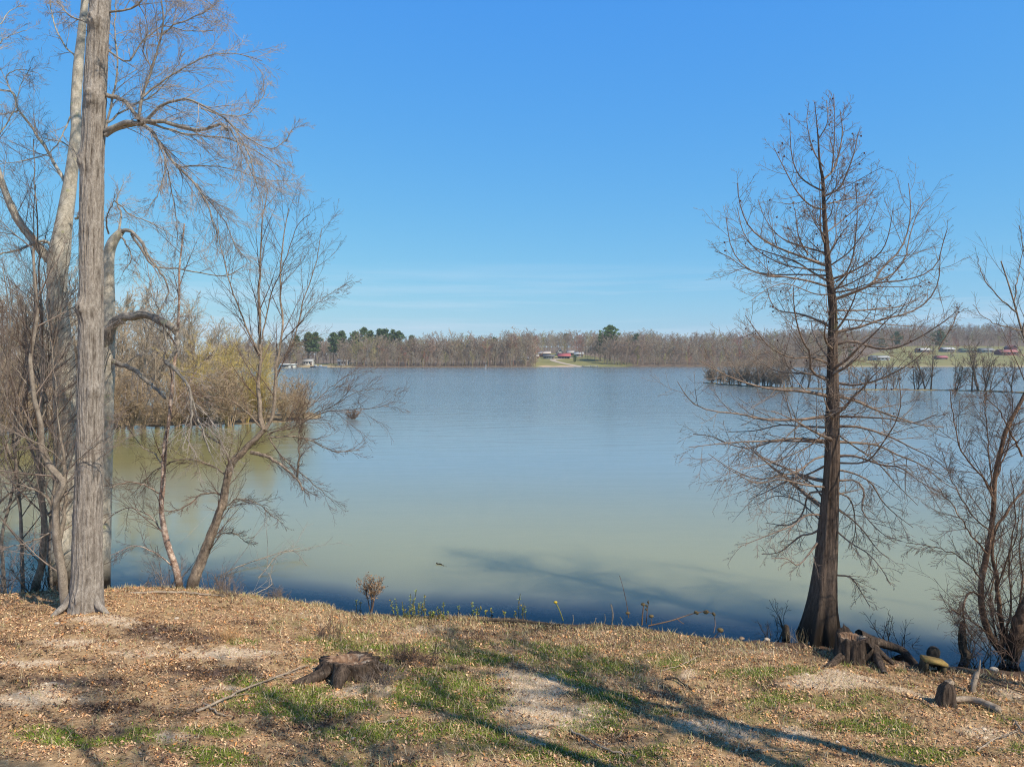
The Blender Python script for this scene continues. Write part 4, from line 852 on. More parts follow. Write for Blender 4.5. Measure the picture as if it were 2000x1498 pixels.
# old branch scars and bulges
for hgt, an, am in ((.33, -1.9, .10), (.535, -1.2, .12), (.475, -2.4, .08), (.25, -.8, .07), (.61, -1.4, .10), (.045, -1.6, .07)):
    c = PA[int(hgt * 419)] + np.array([math.cos(an), math.sin(an), 0]) * RA[int(hgt * 419)]; dd = np.linalg.norm((V - c) * [1, 1, .8], axis=1); ax_ = np.repeat(PA, KA, 0)
    V = V + (V - ax_) / (np.linalg.norm(V - ax_, axis=1, keepdims=True) + 1e-6) * (am * np.exp(-(dd / .13) ** 2))[:, None] * (.5 + vn(V[:, 0] * 30, V[:, 2] * 30, 4))[:, None]
mesh('trunk', V, [Q], M['grey_bark'], big, attrs={'furrow': FA})
for i, (an, ln, w) in enumerate([(-.4, .66, .07), (-2.4, .62, .07), (2.9, .6, .07)]):
    dv = np.array([math.cos(an), math.sin(an), 0]); c0 = PA[8] * [1, 1, 0]; pts_ = []
    for u, hh in ((.22, .34), (.36, .14), (.5, .05), (ln, -.03)): q_ = c0 + dv * u; pts_.append([q_[0], q_[1], zb(q_[0], q_[1]) + hh])
    Pq, Rq = dense(np.array(pts_), np.array([w, w * .9, w * .7, w * .35]), 26); Vq, Qq = ridged(Pq, Rq, 18, .3, 7, 90 + i, None, 9); mesh('root', Vq, [Qq], M['grey_bark'], big, attrs={'furrow': FUR[0]})
rng = np.random.default_rng(91)
def make_limbs(t, specs, mat, lvspec, crown_mat, k=7, seedtips=None, jit=0, trop=None, name='limb', extra=None):
    PP = []; RR = []
    for sp_ in specs:
        pts, Z, Y0, dY, w0, w1 = sp_[:6]
        P, R = trace(pts, Y0, Y0 + dY, w0, w1, 18, rng.uniform(-.15, .15), pw=.8, **Z)
        P[1:-1] += rng.normal(0, jit, (16, 3)); g = Geo()
        if w0 > 6.5: Pq, Rq = dense(P, R, 110); Vq, Qq = ridged(Pq, Rq, 20, .26, 8, len(PP) + 3, None, 9); g.add(Vq, Qq); fu = np.clip(FUR[0] + .15, 0, 1)
        else: g.tube(P, R, 6); fu = np.full(g.n, .6)
        if len(sp_) > 6: cap(g, P, R, 9 if w0 > 8 else 6, len(PP)); fu = np.concatenate([fu, np.full(g.n - len(fu), .6)])
        mesh(name, np.concatenate(g.V), [np.concatenate(g.Q)], mat, t, attrs={'furrow': fu}); PP.append(P); RR.append(R)
    P = np.stack(PP); R = np.stack(RR)
    if extra is not None: P = np.concatenate([P, extra[0]]); R = np.concatenate([R, extra[1]])
    out = levels(P, R, lvspec, rng)
    g = Geo(); [g.tube(C, CR, 4 if i == 0 else 3) for i, (C, CR, _) in enumerate(out)]
    if extra is not None: g.tube(extra[0], extra[1], 5)
    g.build('crown', crown_mat, t); return out
TW = lambda K, lf, ang=.7, trop=(0, 0, 0), n=6, wig=.1, rmin=.0035, taper=.4, lmax=None, t0=.1, curl=.015, rf=.5: dict(K=int(K * 1.3 + .5), t0=t0, t1=1, ang=ang * .92, lf=lf * 1.08, n=n, wig=wig * .5, trop=trop, rf=rf, rmin=rmin * .72, taper=taper, lmax=lmax, curl=curl)
A_l = [
 ([(515, 640), (600, 605), (700, 600), (780, 590), (850, 610), (980, 637), (1070, 605), (1108, 636)], Z1, AY, -.7, 10, 5, 1),
 ([(515, 662), (600, 618), (700, 613), (760, 670), (830, 770), (930, 880), (1010, 990), (1045, 1090), (1060, 1180)], Z1, AY, -.5, 8, 2),
 ([(718, 585), (780, 520), (900, 485), (1000, 520), (1100, 580), (1170, 670), (1220, 770), (1240, 880)], Z1, AY - .3, -.8, 6, 2),
 ([(720, 600), (800, 625), (900, 655), (1000, 665), (1120, 680), (1250, 740), (1370, 820)], Z1, AY - .3, .8, 5, 1.5),
 ([(520, 465), (600, 490), (650, 545), (680, 590)], Z1, AY, -.3, 8, 6),
 ([(672, 585), (690, 480), (740, 340), (785, 180), (795, 40), (770, -120)], Z1, AY - .3, -.3, 6, 2),
 ([(690, 480), (760, 420), (880, 340), (1020, 270), (1160, 265), (1280, 300)], Z1, AY - .3, .7, 4, 1.2),
 ([(515, 640), (545, 500), (575, 320), (560, 150), (565, -30)], Z1, AY, .6, 5, 2),
 ([(525, 600), (640, 520), (740, 470), (820, 390), (900, 260)], Z1, AY, 1.0, 4, 1.3),
 ([(740, 340), (700, 250), (720, 120), (680, 20), (650, -80)], Z1, AY - .3, -.6, 3, 1.5),
 ([(790, 170), (860, 120), (960, 80), (1050, 20), (1100, -60)], Z1, AY - .4, .3, 3, 1.2),
 ([(740, 640), (800, 760), (800, 850), (770, 950), (720, 1030)], Z1, AY - .2, -.5, 4, 1.3),
 ([(800, 760), (830, 900), (860, 1050), (865, 1200)], Z1, AY - .3, .4, 3, 1.2),
 ([(850, 800), (950, 900), (1080, 1060), (1140, 1180), (1180, 1260)], Z1, AY - .3, .6, 3.5, 1.2),
 ([(980, 530), (1090, 560), (1200, 560), (1280, 480), (1300, 420)], Z1, AY - .6, .5, 3, 1.1),
 ([(1100, 590), (1250, 700), (1350, 720), (1440, 620)], Z1, AY - .8, .4, 3, 1.1),
 ([(860, 820), (1000, 810), (1150, 830), (1300, 880), (1430, 880)], Z1, AY - .4, 1.0, 3, 1.1),
 ([(1120, 620), (1200, 780), (1260, 920), (1300, 1040)], Z1, AY - .8, -.4, 3, 1.1),
 ([(530, 250), (620, 300), (700, 200), (800, 130), (900, 150), (1040, 150)], Z1, AY, .5, 4, 1.2),
 ([(530, 60), (640, 40), (760, -40), (900, -60), (1040, 30)], Z1, AY, -.6, 5, 1.3),
 ([(430, 115), (370, 90), (320, 60), (275, 0), (250, -60)], Z1, AY, .8, 4, 1.5)]
xl = integrate(PA[rng.integers(260, 400, 9)], np.stack([rng.normal(0, 1, 9), rng.normal(0, 1, 9), rng.uniform(.2, .8, 9)], -1) / 1.6, rng.uniform(2, 4, 9), 18, .05, (0, 0, -.01), rng)
make_limbs(big, A_l, M['limb_bark'], [TW(12, .34, .65, (.015, 0, -.045), 7, .10, .0042, lmax=1.5), TW(7, .5, .65, (0, 0, -.03), 5, .14, .0036, lmax=.8), TW(4, .5, .7, (0, 0, .01), 4, .14, .003, lmax=.4)], M['pale_twig'],
    extra=(xl, np.tile(np.linspace(.05, .01, 18), (9, 1))), jit=.008)

# ---- pale forked tree behind it
bb = gp(121, 1135, 0); BY = bb[1]
tb = root('sycamore_tree', (bb[0], bb[1], 0), 'pale mottled tree behind the thick grey trunk, forking high on its left', 'tree')
tp = [(122, 1150), (122, 1120), (126, 1000), (128, 860), (126, 740), (122, 680), (112, 600), (112, 540), (115, 505), (121, 460), (131, 400), (140, 340), (149, 260), (148, 210), (153, 130), (160, 60), (166, -20), (160, -200), (150, -420)]
tw = [60, 48, 42, 40, 39, 38, 35, 34, 38, 32, 26, 22, 19, 18, 17, 14, 12, 9, 3]
Pt = np.stack([at(x, y, BY) for x, y in tp]); Rt = np.array(tw) * BY / F / 2; PB, RB = dense(Pt, Rt, 200)
V, Q = ridged(PB, RB, 48, .08, 14, 21, None, 3.0); mesh('trunk', V, [Q], M['pale_bark'], tb, attrs={'furrow': np.clip(FUR[0] + .35, 0, .85)})
B_l = [
 ([(245, 1270), (215, 1235), (170, 1185), (90, 1080), (30, 950), (0, 860), (-40, 700), (-90, 520), (-80, 300)], Z1, BY, -.8, 17, 6),
 ([(340, 965), (300, 860), (220, 720), (140, 600), (85, 530), (68, 455), (0, 440), (-80, 400)], Z1, BY, .5, 7, 3),
 ([(85, 540), (40, 555), (-30, 560)], Z1, BY + .4, .3, 3, 1.5), ([(375, 780), (340, 720), (290, 690), (200, 675)], Z1, BY, .8, 4, 1.3),
 ([(250, 1200), (230, 1180), (190, 1180), (90, 1220), (0, 1240), (-80, 1280)], Z1, BY, -.7, 6, 2.5), ([(235, 1180), (150, 1200), (80, 1150), (0, 1135)], Z1, BY, .6, 3, 1.5),
 ([(350, 560), (310, 640), (250, 740), (130, 780), (0, 800)], Z1, BY, -1.0, 3, 1.2), ([(370, 280), (300, 200), (250, 60), (240, -60)], Z1, BY, .7, 4, 1.5), ([(400, 60), (460, -40), (480, -200)], Z1, BY, .4, 5, 2),
 ([(60, 460), (30, 380), (90, 340), (190, 360)], Z1, BY + .4, -.6, 2.5, 1), ([(370, 1070), (410, 1040)], Z1, BY, -.2, 5, 3), ([(-40, 700), (60, 560), (100, 420), (150, 330)], Z1, BY - .6, .5, 3, 1),
 ([(-80, 330), (0, 210), (60, 170), (130, 150)], Z1, BY - .6, .8, 3, 1), ([(-90, 200), (0, 120), (40, 60), (100, 30)], Z1, BY - .6, .4, 3, 1)]
make_limbs(tb, B_l, M['pale_bark'], [TW(8, .4, .7, (0, 0, .0), 6, .11, .0042, lmax=1.3), TW(5, .5, .65, (0, 0, .02), 5, .13, .0036, lmax=.7), TW(3, .5, .7, (0, 0, .02), 3, .13, .003, lmax=.35)], M['pale_twig'], jit=.008)

# ---- broken topped tree just right of the thick trunk
c_b = gp(196, 1140, 0); CY3 = c_b[1]
tcx = root('broken_tree', (c_b[0], c_b[1], 0), 'snapped pale tree right behind the thick grey trunk, with one arching limb', 'tree')
tp = [(192, 1160), (196, 1100), (202, 950), (207, 800), (211, 680), (212, 600), (211, 520), (214, 490), (222, 470), (236, 453)]; tw = [42, 36, 30, 27, 24, 22.5, 21, 20, 18, 13]
Pt = np.stack([at(x, y, CY3) for x, y in tp]); Rt = np.array(tw) * CY3 / F / 2; PC, RC = dense(Pt, Rt, 130)
V, Q = ridged(PC, RC, 40, .07, 12, 31, None, 3.0); mesh('trunk', V, [Q], M['pale_bark'], tcx, attrs={'furrow': np.clip(FUR[0] + .35, 0, .85)}); g = Geo(); cap(g, PC, RC, 12, 3); g.build('broken_top', M['limb_bark'], tcx)
C_l = [
 ([(480, 300), (488, 235), (540, 170), (640, 150), (730, 180), (788, 215)], Z2, CY3, -1.2, 21, 13, 1), ([(784, 210), (800, 260), (792, 310), (765, 345), (745, 362)], Z2, CY3 - 1.2, -.1, 9, 6),
 ([(738, 190), (742, 250), (755, 290), (735, 355), (800, 410), (850, 470), (875, 560), (915, 680), (945, 770)], Z2, CY3 - 1.15, -.3, 5, 3), ([(745, 360), (790, 400), (850, 480), (862, 600), (850, 720)], Z2, CY3 - 1.3, -.3, 7, 2),
 ([(500, 350), (530, 372), (590, 388), (640, 430), (700, 480), (742, 525)], Z2, CY3, -.8, 10, 5, 1),
 ([(590, 1130), (635, 1130), (690, 1180), (730, 1260), (770, 1310), (820, 1400), (810, 1480)], Z1, CY3, -.8, 7, 2.5), ([(640, 1140), (700, 1230), (750, 1300), (850, 1310), (960, 1330), (1100, 1345), (1190, 1300)], Z1, CY3, .6, 5, 1.5),
 ([(580, 1140), (590, 1050), (570, 980), (600, 900)], Z1, CY3, .5, 5, 1.5), ([(590, 1150), (620, 1200), (640, 1260), (600, 1330)], Z1, CY3, -.5, 4, 1.5), ([(530, 1140), (520, 1060), (560, 980)], Z1, CY3, -.6, 4, 1.3),
 ([(850, 600), (830, 680), (870, 760), (900, 860)], Z2, CY3 - 1.6, .3, 3, 1.2), ([(880, 560), (960, 640), (1010, 760), (1040, 790)], Z2, CY3 - 1.5, .4, 3, 1.2), ([(560, 980), (640, 1050), (760, 1100), (880, 1180)], Z1, CY3, .7, 3, 1.2)]
make_limbs(tcx, C_l, M['limb_bark'], [TW(8, .42, .75, (0, 0, -.04), 6, .13, .0042, lmax=1.1), TW(6, .5, .7, (0, 0, -.02), 5, .15, .0036, lmax=.6), TW(3, .5, .7, (0, 0, 0), 3, .14, .003, lmax=.3)], M['pale_twig'], jit=.01)

# ---- slender stems left of the thick trunk
def sapling(name, base, label, specs, mat, lv, tm, part='stem', cat='tree'):
    t = root(name, base, label, cat)
    make_limbs(t, specs, mat, lv, tm, jit=.01, name=part); return t
d_b = ground_pt(130, 1192); DY = d_b[1]
asc = [TW(10, .42, .75, (0, 0, .05), 7, .07, .0038, lmax=1.9), TW(6, .5, .6, (0, 0, .04), 5, .09, .0034, lmax=.8), TW(2, .5, .6, (0, 0, .03), 3, .1, .003, lmax=.35)]
sapling('sapling', d_b, 'slender pale stem in front of the thick grey trunk, forking into long ascending shoots', [
 ([(298, 1478), (285, 1380), (262, 1180), (250, 1060), (258, 960), (280, 900), (240, 850), (200, 790), (185, 700), (180, 620), (150, 500), (140, 380), (150, 280), (165, 150), (158, 0), (150, -150)], Z2, DY, -.1, 18, 4),
 ([(262, 1180), (285, 1080), (295, 960), (290, 820), (270, 690), (300, 640), (340, 600), (370, 560)], Z2, DY, .3, 9, 3),
 ([(250, 1040), (200, 960), (120, 920), (0, 900), (-80, 860)], Z2, DY, -.6, 5, 1.8), ([(240, 1130), (180, 1150), (100, 1180), (0, 1195)], Z2, DY, -.4, 4, 1.5), ([(200, 790), (120, 700), (40, 560), (0, 470), (-60, 300)], Z2, DY, -.5, 4, 1.5),
 ([(180, 640), (230, 520), (300, 430), (370, 330), (440, 280)], Z2, DY, .5, 3, 1.2), ([(150, 500), (90, 420), (30, 340), (-10, 240)], Z2, DY, -.5, 3, 1.3), ([(290, 820), (200, 740), (80, 690), (0, 640)], Z2, DY, -.8, 3, 1.2),
 ([(270, 690), (250, 520), (240, 350), (215, 180), (190, 20)], Z2, DY, .5, 3, 1.2), ([(262, 900), (350, 800), (460, 720), (560, 650)], Z2, DY, -.5, 3, 1.2)], M['thin_bark'], asc, M['twig'])
e_b = gp(70, 1168, 0); EY = e_b[1]
sapling('birch_tree', e_b, 'thin birch with dark wet foot at the far left, peeling pinkish above', [
 ([(150, 1425), (165, 1360), (190, 1250), (200, 1130), (195, 1040), (185, 940), (178, 850), (180, 650), (195, 420), (185, 250), (190, 150), (178, 20)], Z2, EY, -.2, 15, 4),
 ([(178, 20), (170, -200), (155, -420), (150, -640)], Z2, EY - .2, .2, 4, 1.5), ([(180, 850), (120, 700), (60, 480), (20, 300), (10, 100)], Z2, EY, .5, 5, 1.5), ([(195, 420), (250, 250), (280, 80), (300, -120)], Z2, EY, .5, 4, 1.3), ([(200, 1060), (260, 1000), (290, 900)], Z2, EY, .4, 6, 2)],
 M['birch_old'], asc, M['red_twig'])
s_b = gp(-60, 1166, 0)
for i, (bx0, pts, lb) in enumerate([(10, [[(10, 1165), (5, 1050), (30, 930), (25, 820), (50, 700), (40, 590)], [(6, 1000), (60, 940), (110, 870), (150, 790)], [(25, 900), (-10, 800), (-5, 680), (-30, 560)], [(28, 860), (80, 790), (90, 680), (130, 570)]], 'pale crooked sapling leaning over the water at the far left'),
        (100, [[(100, 1163), (96, 1040), (110, 900), (95, 780), (100, 650), (85, 520)], [(98, 1010), (50, 930), (10, 880), (-30, 860)], [(105, 930), (150, 860), (190, 760), (215, 690)], [(100, 800), (60, 700), (50, 600)]], 'thin grey sapling between the birch foot and the slender pale stem'),
        (-60, [[(-60, 1166), (-50, 1050), (-30, 900), (10, 760), (20, 640), (5, 520)], [(-40, 960), (20, 850), (60, 740), (70, 600), (60, 480)], [(-50, 1050), (0, 980), (60, 930), (100, 860)], [(-30, 900), (-10, 720), (-20, 560), (-10, 420)]], 'grey many twigged sapling cut by the left edge of the photo'),
        (45, [[(45, 1160), (40, 1000), (30, 860), (60, 720), (70, 600), (65, 480), (70, 360)], [(40, 1000), (10, 880), (-10, 760), (0, 640)], [(32, 870), (80, 780), (110, 680), (115, 560)], [(60, 720), (30, 620), (15, 540)]], 'thin reddish sapling between the left edge and the pale stem')]):
    b_ = gp(bx0, 1162, 0)
    sapling('sapling', b_, lb, [(p, {}, b_[1], rng.uniform(-.5, .5), 7 if j == 0 else 4, 1.4) for j, p in enumerate(pts)], M['thin_bark'], [TW(11, .45, .6, (0, 0, .05), 7, .08, .0038, lmax=1.6), TW(6, .5, .6, (0, 0, .04), 5, .09, .0034, lmax=.8), TW(2, .5, .6, (0, 0, .03), 3, .1, .003)], M['twig' if i in (1, 2) else 'pale_twig' if i == 0 else 'red_twig'])
# long twigs low over the water, left of the trunks
# ---- the straight river birch and the leaning one
f_b = gp(356, 1156, 0); FY = f_b[1]
lv_b = [TW(8, .36, .8, (0, 0, .02), 7, .08, .0036, lmax=1.4), TW(6, .5, .65, (0, 0, .02), 5, .1, .0032, lmax=.7), TW(2, .5, .7, (0, 0, .01), 3, .1, .0028)]
sapling('birch_tree', f_b, 'thin straight birch with peeling salmon bark, beside the leaning birch', [
 ([(812, 1392), (808, 1360), (790, 1290), (765, 1210), (745, 1150), (732, 1060), (728, 960), (738, 850), (752, 700), (768, 560), (776, 440), (795, 300), (806, 120), (812, -60), (830, -260)], Z2, FY, -.1, 13, 2.5),
 ([(740, 850), (700, 780), (640, 740), (560, 640)], Z2, FY, .8, 2.5, 1), ([(730, 960), (660, 920), (580, 900), (480, 930)], Z2, FY, -.7, 3, 1), ([(768, 560), (840, 480), (900, 380), (980, 300)], Z2, FY, .6, 2.5, 1), ([(745, 1150), (680, 1060), (600, 1020), (520, 1040), (460, 1100)], Z2, FY, .5, 3, 1.2),
 ([(795, 300), (740, 180), (690, 60), (660, -80)], Z2, FY, -.6, 2.5, 1), ([(790, 1290), (700, 1220), (600, 1190), (500, 1230)], Z2, FY, -.5, 3, 1.2)], M['birch_bark'], lv_b, M['red_twig'])
g_b = gp(378, 1158, 0); GY_ = g_b[1]
sapling('birch_tree', g_b, 'leaning rough barked birch whose two upright stems fan into a wide crown', [
 ([(862, 1396), (875, 1340), (905, 1250), (945, 1160), (975, 1080), (1003, 990), (1020, 900), (1040, 825), (1060, 800), (1105, 755), (1150, 710), (1188, 668)], Z2, GY_, -.3, 22, 10),
 ([(1188, 668), (1172, 600), (1165, 500), (1166, 400), (1172, 300), (1168, 180), (1163, 60), (1170, -60), (1180, -250), (1205, -420)], Z2, GY_ - .3, -.1, 9, 1.5), ([(1195, 664), (1222, 620), (1230, 540), (1240, 440), (1248, 340), (1275, 200), (1262, 60), (1270, -160), (1300, -330)], Z2, GY_ - .3, .4, 7, 1.3),
 ([(1245, 390), (1290, 320), (1330, 240), (1370, 80), (1420, -80), (1450, -240)], Z2, GY_, .6, 3.4, 1.1), ([(1180, 260), (1220, 60), (1270, -60), (1340, -250), (1395, -300)], Z2, GY_ - .3, -.5, 3, 1.1), ([(1172, 330), (1100, 180), (1040, 20), (1000, -120), (980, -260)], Z2, GY_ - .3, .5, 4, 1.3), ([(1040, 825), (1000, 740), (930, 690), (880, 640), (840, 560)], Z2, GY_, .6, 5, 1.6),
 ([(1130, 768), (1200, 785), (1270, 830), (1335, 885), (1362, 937)], Z2, GY_ - .2, -.6, 7, 3, 1), ([(1338, 885), (1345, 800), (1345, 700), (1352, 620)], Z2, GY_ - .7, -.1, 4.5, 1.5), ([(1210, 690), (1300, 640), (1400, 560), (1480, 480), (1600, 400)], Z2, GY_ - .3, .3, 2.6, 1), ([(1200, 690), (1320, 640), (1480, 570), (1600, 500), (1700, 480)], Z2, GY_ - .3, -.6, 2.4, 1),
 ([(1215, 680), (1320, 655), (1450, 590), (1600, 575), (1750, 560)], Z2, GY_ - .3, -1.2, 2.4, 1), ([(1215, 700), (1350, 700), (1500, 760), (1620, 760)], Z2, GY_ - .3, .8, 3, 1.1), ([(1210, 700), (1280, 800), (1400, 900), (1500, 990)], Z2, GY_ - .3, .2, 3, 1.1), ([(1185, 670), (1080, 560), (980, 520), (880, 520)], Z2, GY_ - .3, -.7, 4, 1.3),
 ([(1030, 880), (940, 820), (820, 800), (700, 850), (620, 930)], Z2, GY_, .7, 4, 1.3), ([(1010, 960), (920, 950), (820, 1020), (700, 1040)], Z2, GY_, -.8, 4, 1.3), ([(980, 1060), (1060, 980), (1160, 1000), (1260, 1080)], Z2, GY_, -.5, 3, 1.2), ([(945, 1160), (1040, 1130), (1120, 1180)], Z2, GY_, .5, 3, 1.2), ([(1310, 240), (1400, 120), (1480, 60), (1560, 10)], Z2, GY_, .3, 1.6, .8)],
 M['birch_old'], [TW(11, .34, .6, (0, 0, .035), 7, .07, .0036, lmax=1.35), TW(5, .48, .6, (0, 0, .03), 5, .09, .0031, lmax=.7), TW(3, .5, .6, (0, 0, .0), 3, .1, .0028)], M['red_twig'])

# ---- multi stemmed birch at the right edge
h_b = gp(1962, 1290, 0); HY_ = h_b[1]
Z7r = Z7
sapling('birch_tree', h_b, 'many stemmed peeling birch with blackened foot in the water at the right edge', [
 ([(1575, 1345), (1545, 1290), (1495, 1220), (1475, 1140), (1465, 1060), (1468, 980), (1495, 880), (1512, 760), (1520, 640), (1530, 520), (1550, 420), (1590, 300), (1640, 200), (1710, 80), (1800, -100), (1900, -320), (1960, -560)], Z7, HY_, .2, 13, 3),
 ([(1565, 1340), (1560, 1230), (1550, 1120), (1535, 980), (1515, 880), (1530, 780), (1590, 680), (1680, 560)], Z7, HY_, .6, 10, 3), ([(1600, 1345), (1625, 1230), (1650, 1150), (1700, 1050), (1760, 900)], Z7, HY_, -.5, 27, 9), ([(1590, 1345), (1640, 1280), (1720, 1200)], Z7, HY_, -.2, 22, 10),
 ([(1520, 640), (1490, 560), (1430, 480), (1370, 400), (1340, 260), (1330, 150)], Z7, HY_, -.4, 4, 1.4), ([(1515, 600), (1500, 420), (1490, 280), (1480, 140)], Z7, HY_, .6, 4, 1.3), ([(1525, 560), (1580, 420), (1600, 300), (1610, 180)], Z7, HY_, .4, 3, 1.2),
 ([(1470, 1000), (1380, 900), (1260, 850), (1130, 830)], Z7, HY_, .7, 3, 1.1), ([(1495, 880), (1400, 760), (1320, 640), (1250, 560)], Z7, HY_, -.7, 3.5, 1.1), ([(1510, 780), (1420, 700), (1330, 540), (1290, 420)], Z7, HY_, .5, 3, 1.1), ([(1465, 1060), (1400, 1060), (1390, 1180), (1440, 1280)], Z7, HY_, -.4, 4, 2.5),
 ([(1500, 1240), (1420, 1180), (1330, 1128)], Z7, HY_, -.6, 4, 2), ([(1560, 1300), (1600, 1100), (1590, 900), (1620, 700), (1600, 500)], Z7, HY_, -.7, 5, 1.5), ([(1580, 1300), (1650, 1050), (1640, 850), (1660, 650)], Z7, HY_, .7, 5, 1.5), ([(1530, 1100), (1560, 960), (1620, 820), (1640, 640)], Z7, HY_, -.4, 4, 1.3),
 ([(1545, 1290), (1510, 1100), (1540, 900), (1570, 740)], Z7, HY_, .9, 4, 1.3), ([(1650, 440), (1560, 260), (1480, 160)], Z7, HY_, -.5, 4, 1.3)],
 M['birch_dark'], [TW(12, .34, .75, (0, 0, .02), 7, .09, .0038, lmax=1.3), TW(6, .5, .7, (0, 0, .01), 5, .11, .0034, lmax=.65), TW(3, .5, .6, (0, 0, .0), 3, .1, .003)], M['red_twig'])
i_b = gp(2090, 1235, 0); IY = i_b[1]
sapling('birch_tree', i_b, 'leaning tree outside the right edge whose thin bare top reaches into the sky', [
 ([(2090, 1240), (2085, 1050), (2060, 850), (2015, 700), (1998, 655), (1985, 610), (1972, 560), (1955, 510)], {}, IY, .2, 9, 2), ([(1998, 655), (2005, 560), (1998, 480), (1990, 440)], {}, IY, -.3, 3, 1.2), ([(1985, 610), (1950, 580), (1920, 540), (1908, 500)], {}, IY, .3, 3, 1),
 ([(1995, 645), (1950, 635), (1920, 618), (1900, 595)], {}, IY, -.4, 2.5, 1), ([(1980, 590), (1990, 530), (2000, 480)], {}, IY, .4, 2.5, 1)],
 M['birch_old'], [TW(5, .36, .6, (0, 0, .05), 6, .06, .0034, lmax=1.0), TW(5, .5, .55, (0, 0, .03), 4, .08, .003)], M['red_twig'])

# ------------------------------------------------------------------ trees behind the viewer: their shadows fall across the bank
r = np.random.default_rng(12)
for i, (X, Y, h, rr, lb) in enumerate([(8.9, 4.4, 15.5, .25, 'tall bare tree off to the right behind the viewer'), (8.1, 3.4, 15.0, .27, 'bare tree closest behind the viewer on the right'), (10.4, 5.3, 12.5, .22, 'bare tree farthest to the right behind the viewer'), (4.9, 3.3, 14.5, .18, 'tall bare tree deeper behind the viewer'), (9.0, -2.2, 19, .18, 'tallest bare tree deep behind the viewer'), (14.5, 6.5, 14, .14, 'bare tree beyond the right edge of the bank'), (3.4, 1.2, 16, .2, 'bare tree nearly straight behind the viewer')]):
    z = zb(X, Y); t = root('bank_tree', (X, Y, z), lb, 'tree'); o = np.array([X, Y, z - .2])
    lv_ = grow_tree(r, h, rr, 3, .62, 16, (r.normal(0, .05), r.normal(0, .05)), 1, .03, .014, .42, 0, (8, 5, 3, 3), .05, (6, 4), (.33, .45, .5))
    g = Geo(); g.tube(lv_[0][0] + o, lv_[0][1], 10); g.build('trunk', M['grey_bark'], t)
    g = Geo(); [g.tube(P + o, R, k) for P, R, k in lv_[1:]]; g.build('crown', M['limb_bark'], t)

# ------------------------------------------------------------------ stumps, knees, blocks, driftwood
def stump(name, c, label, rad, hgt, seed, squash=(1, 1), top_in=.82, hollow=.35, jag=.12, front=None, k=72, ridge=.12):
    t = root(name, c, label, 'stump'); r = np.random.default_rng(seed); th = np.arange(k) * 2 * math.pi / k; n = 16
    rows = []; jg = hgt * (1 + jag * (2 * vn(np.cos(th) * 3 + 9, np.sin(th) * 3 + 9, seed) - 1) + jag * .8 * (vn(th * 7, th * 0, seed + 1) - .5))
    if front is not None: jg = front(th, jg)
    lobes = .12 * np.cos(3 * th + seed) + .10 * np.cos(5 * th + 2 * seed) + .10 * (vn(th * 2.2, th * 0, seed + 8) - .5)
    for i in range(n):
        u = i / (n - 1); rr = rad * (top_in + (1.12 - top_in) * (1 - u) ** 2.0) * (1 + lobes * (1.2 - .8 * u)) * (1 + ridge * (vn(th * 9 + .4 * np.sin(u * 3), u * 1.5 + th * 0, seed + 2) - .5) + ridge * .6 * (vn(th * 23, u * 4 + th * 0, seed + 3) - .5))
        rows.append(np.stack([rr * np.cos(th) * squash[0], rr * np.sin(th) * squash[1], -.12 + (jg + .12) * u], -1))
    inner = [(1.0, .80), (.96, .55), (1 - hollow, .45), (1 - hollow * 1.1, .2), (1 - hollow, .02)]
    for zz, f in inner:
        b = rows[n - 1].copy(); b[:, 0] *= f; b[:, 1] *= f; b[:, 2] = hgt * zz * (.9 + .1 * jg / hgt) + r.normal(0, .006, k); rows.append(b)
    V = np.concatenate(rows) + np.asarray(c); m = len(rows); i = np.arange(m - 1)[:, None] * k; q = np.arange(k)[None]; q2 = (q + 1) % k
    Q = np.stack([i + q, i + q2, i + k + q2, i + k + q], -1).reshape(-1, 4)
    fu = np.clip(.1 + .9 * np.tile(vn(th * 9, th * 0, seed + 2) * .5 + vn(th * 23, th * 0, seed + 3) * .5, n + 1), 0, 1)
    mesh('bark_shell', V[:(n + 1) * k], [Q[:n * k]], M['stump_wood'], t, attrs={'furrow': fu})
    mesh('heartwood', V[n * k:], [Q[:(m - 1 - n) * k]], bark('rotten_heart', (.10, .05, .03), (.40, .26, .17), (.46, .38, .30), (.5, .62), (14, 14, 14), 3, .6), t)
    return t
def root_arm(t, pts, w0, w1, seed, mat='stump_wood', name='root', k=14, n=40, depth=.35):
    P = np.array([list(p) for p in pts], float); R = np.linspace(w0, w1, len(P)); P, R = dense(P, R, n); V, Q = ridged(P, R, k, depth, 7, seed, None, 8); return mesh(name, V, [Q], M[mat], t, attrs={'furrow': FUR[0]})
c = ground_pt(683, 1318); c[2] = zb(c[0], c[1]) - .02
def front1(th, jg): return jg * np.where((th > 4.6) & (th < 5.6), .93, 1)
st = stump('stump', c, 'wide weathered stump with flat rotten top on the mossy bank', .50, .29, 3, (1.08, .62), .86, .24, .13, front1, ridge=.30)
for i, (a, l, w) in enumerate([(math.radians(212), .95, .13), (math.radians(262), .62, .15), (math.radians(325), .8, .09), (math.radians(20), .8, .08)]):
    d = np.array([math.cos(a), math.sin(a) * .8, 0]); p0 = c + d * .34 + [0, 0, .22]; p1 = c + d * .52 + [0, 0, .12]; p2 = c + d * l; p2[2] = zb(p2[0], p2[1]) - .03
    root_arm(st, [p0, p1, p2], w * .9, w * .5, 10 + i)
c = ground_pt(1665, 1288); c[2] = zb(c[0], c[1]) - .02
def front2(th, jg): return jg * (1 + .10 * np.where(np.abs(th - 2.2) < .5, 1.2, 0) - .22 * np.where((th > .2) & (th < 1.2), 1, 0) - .16 * ((th > 4.9) & (th < 5.6)))
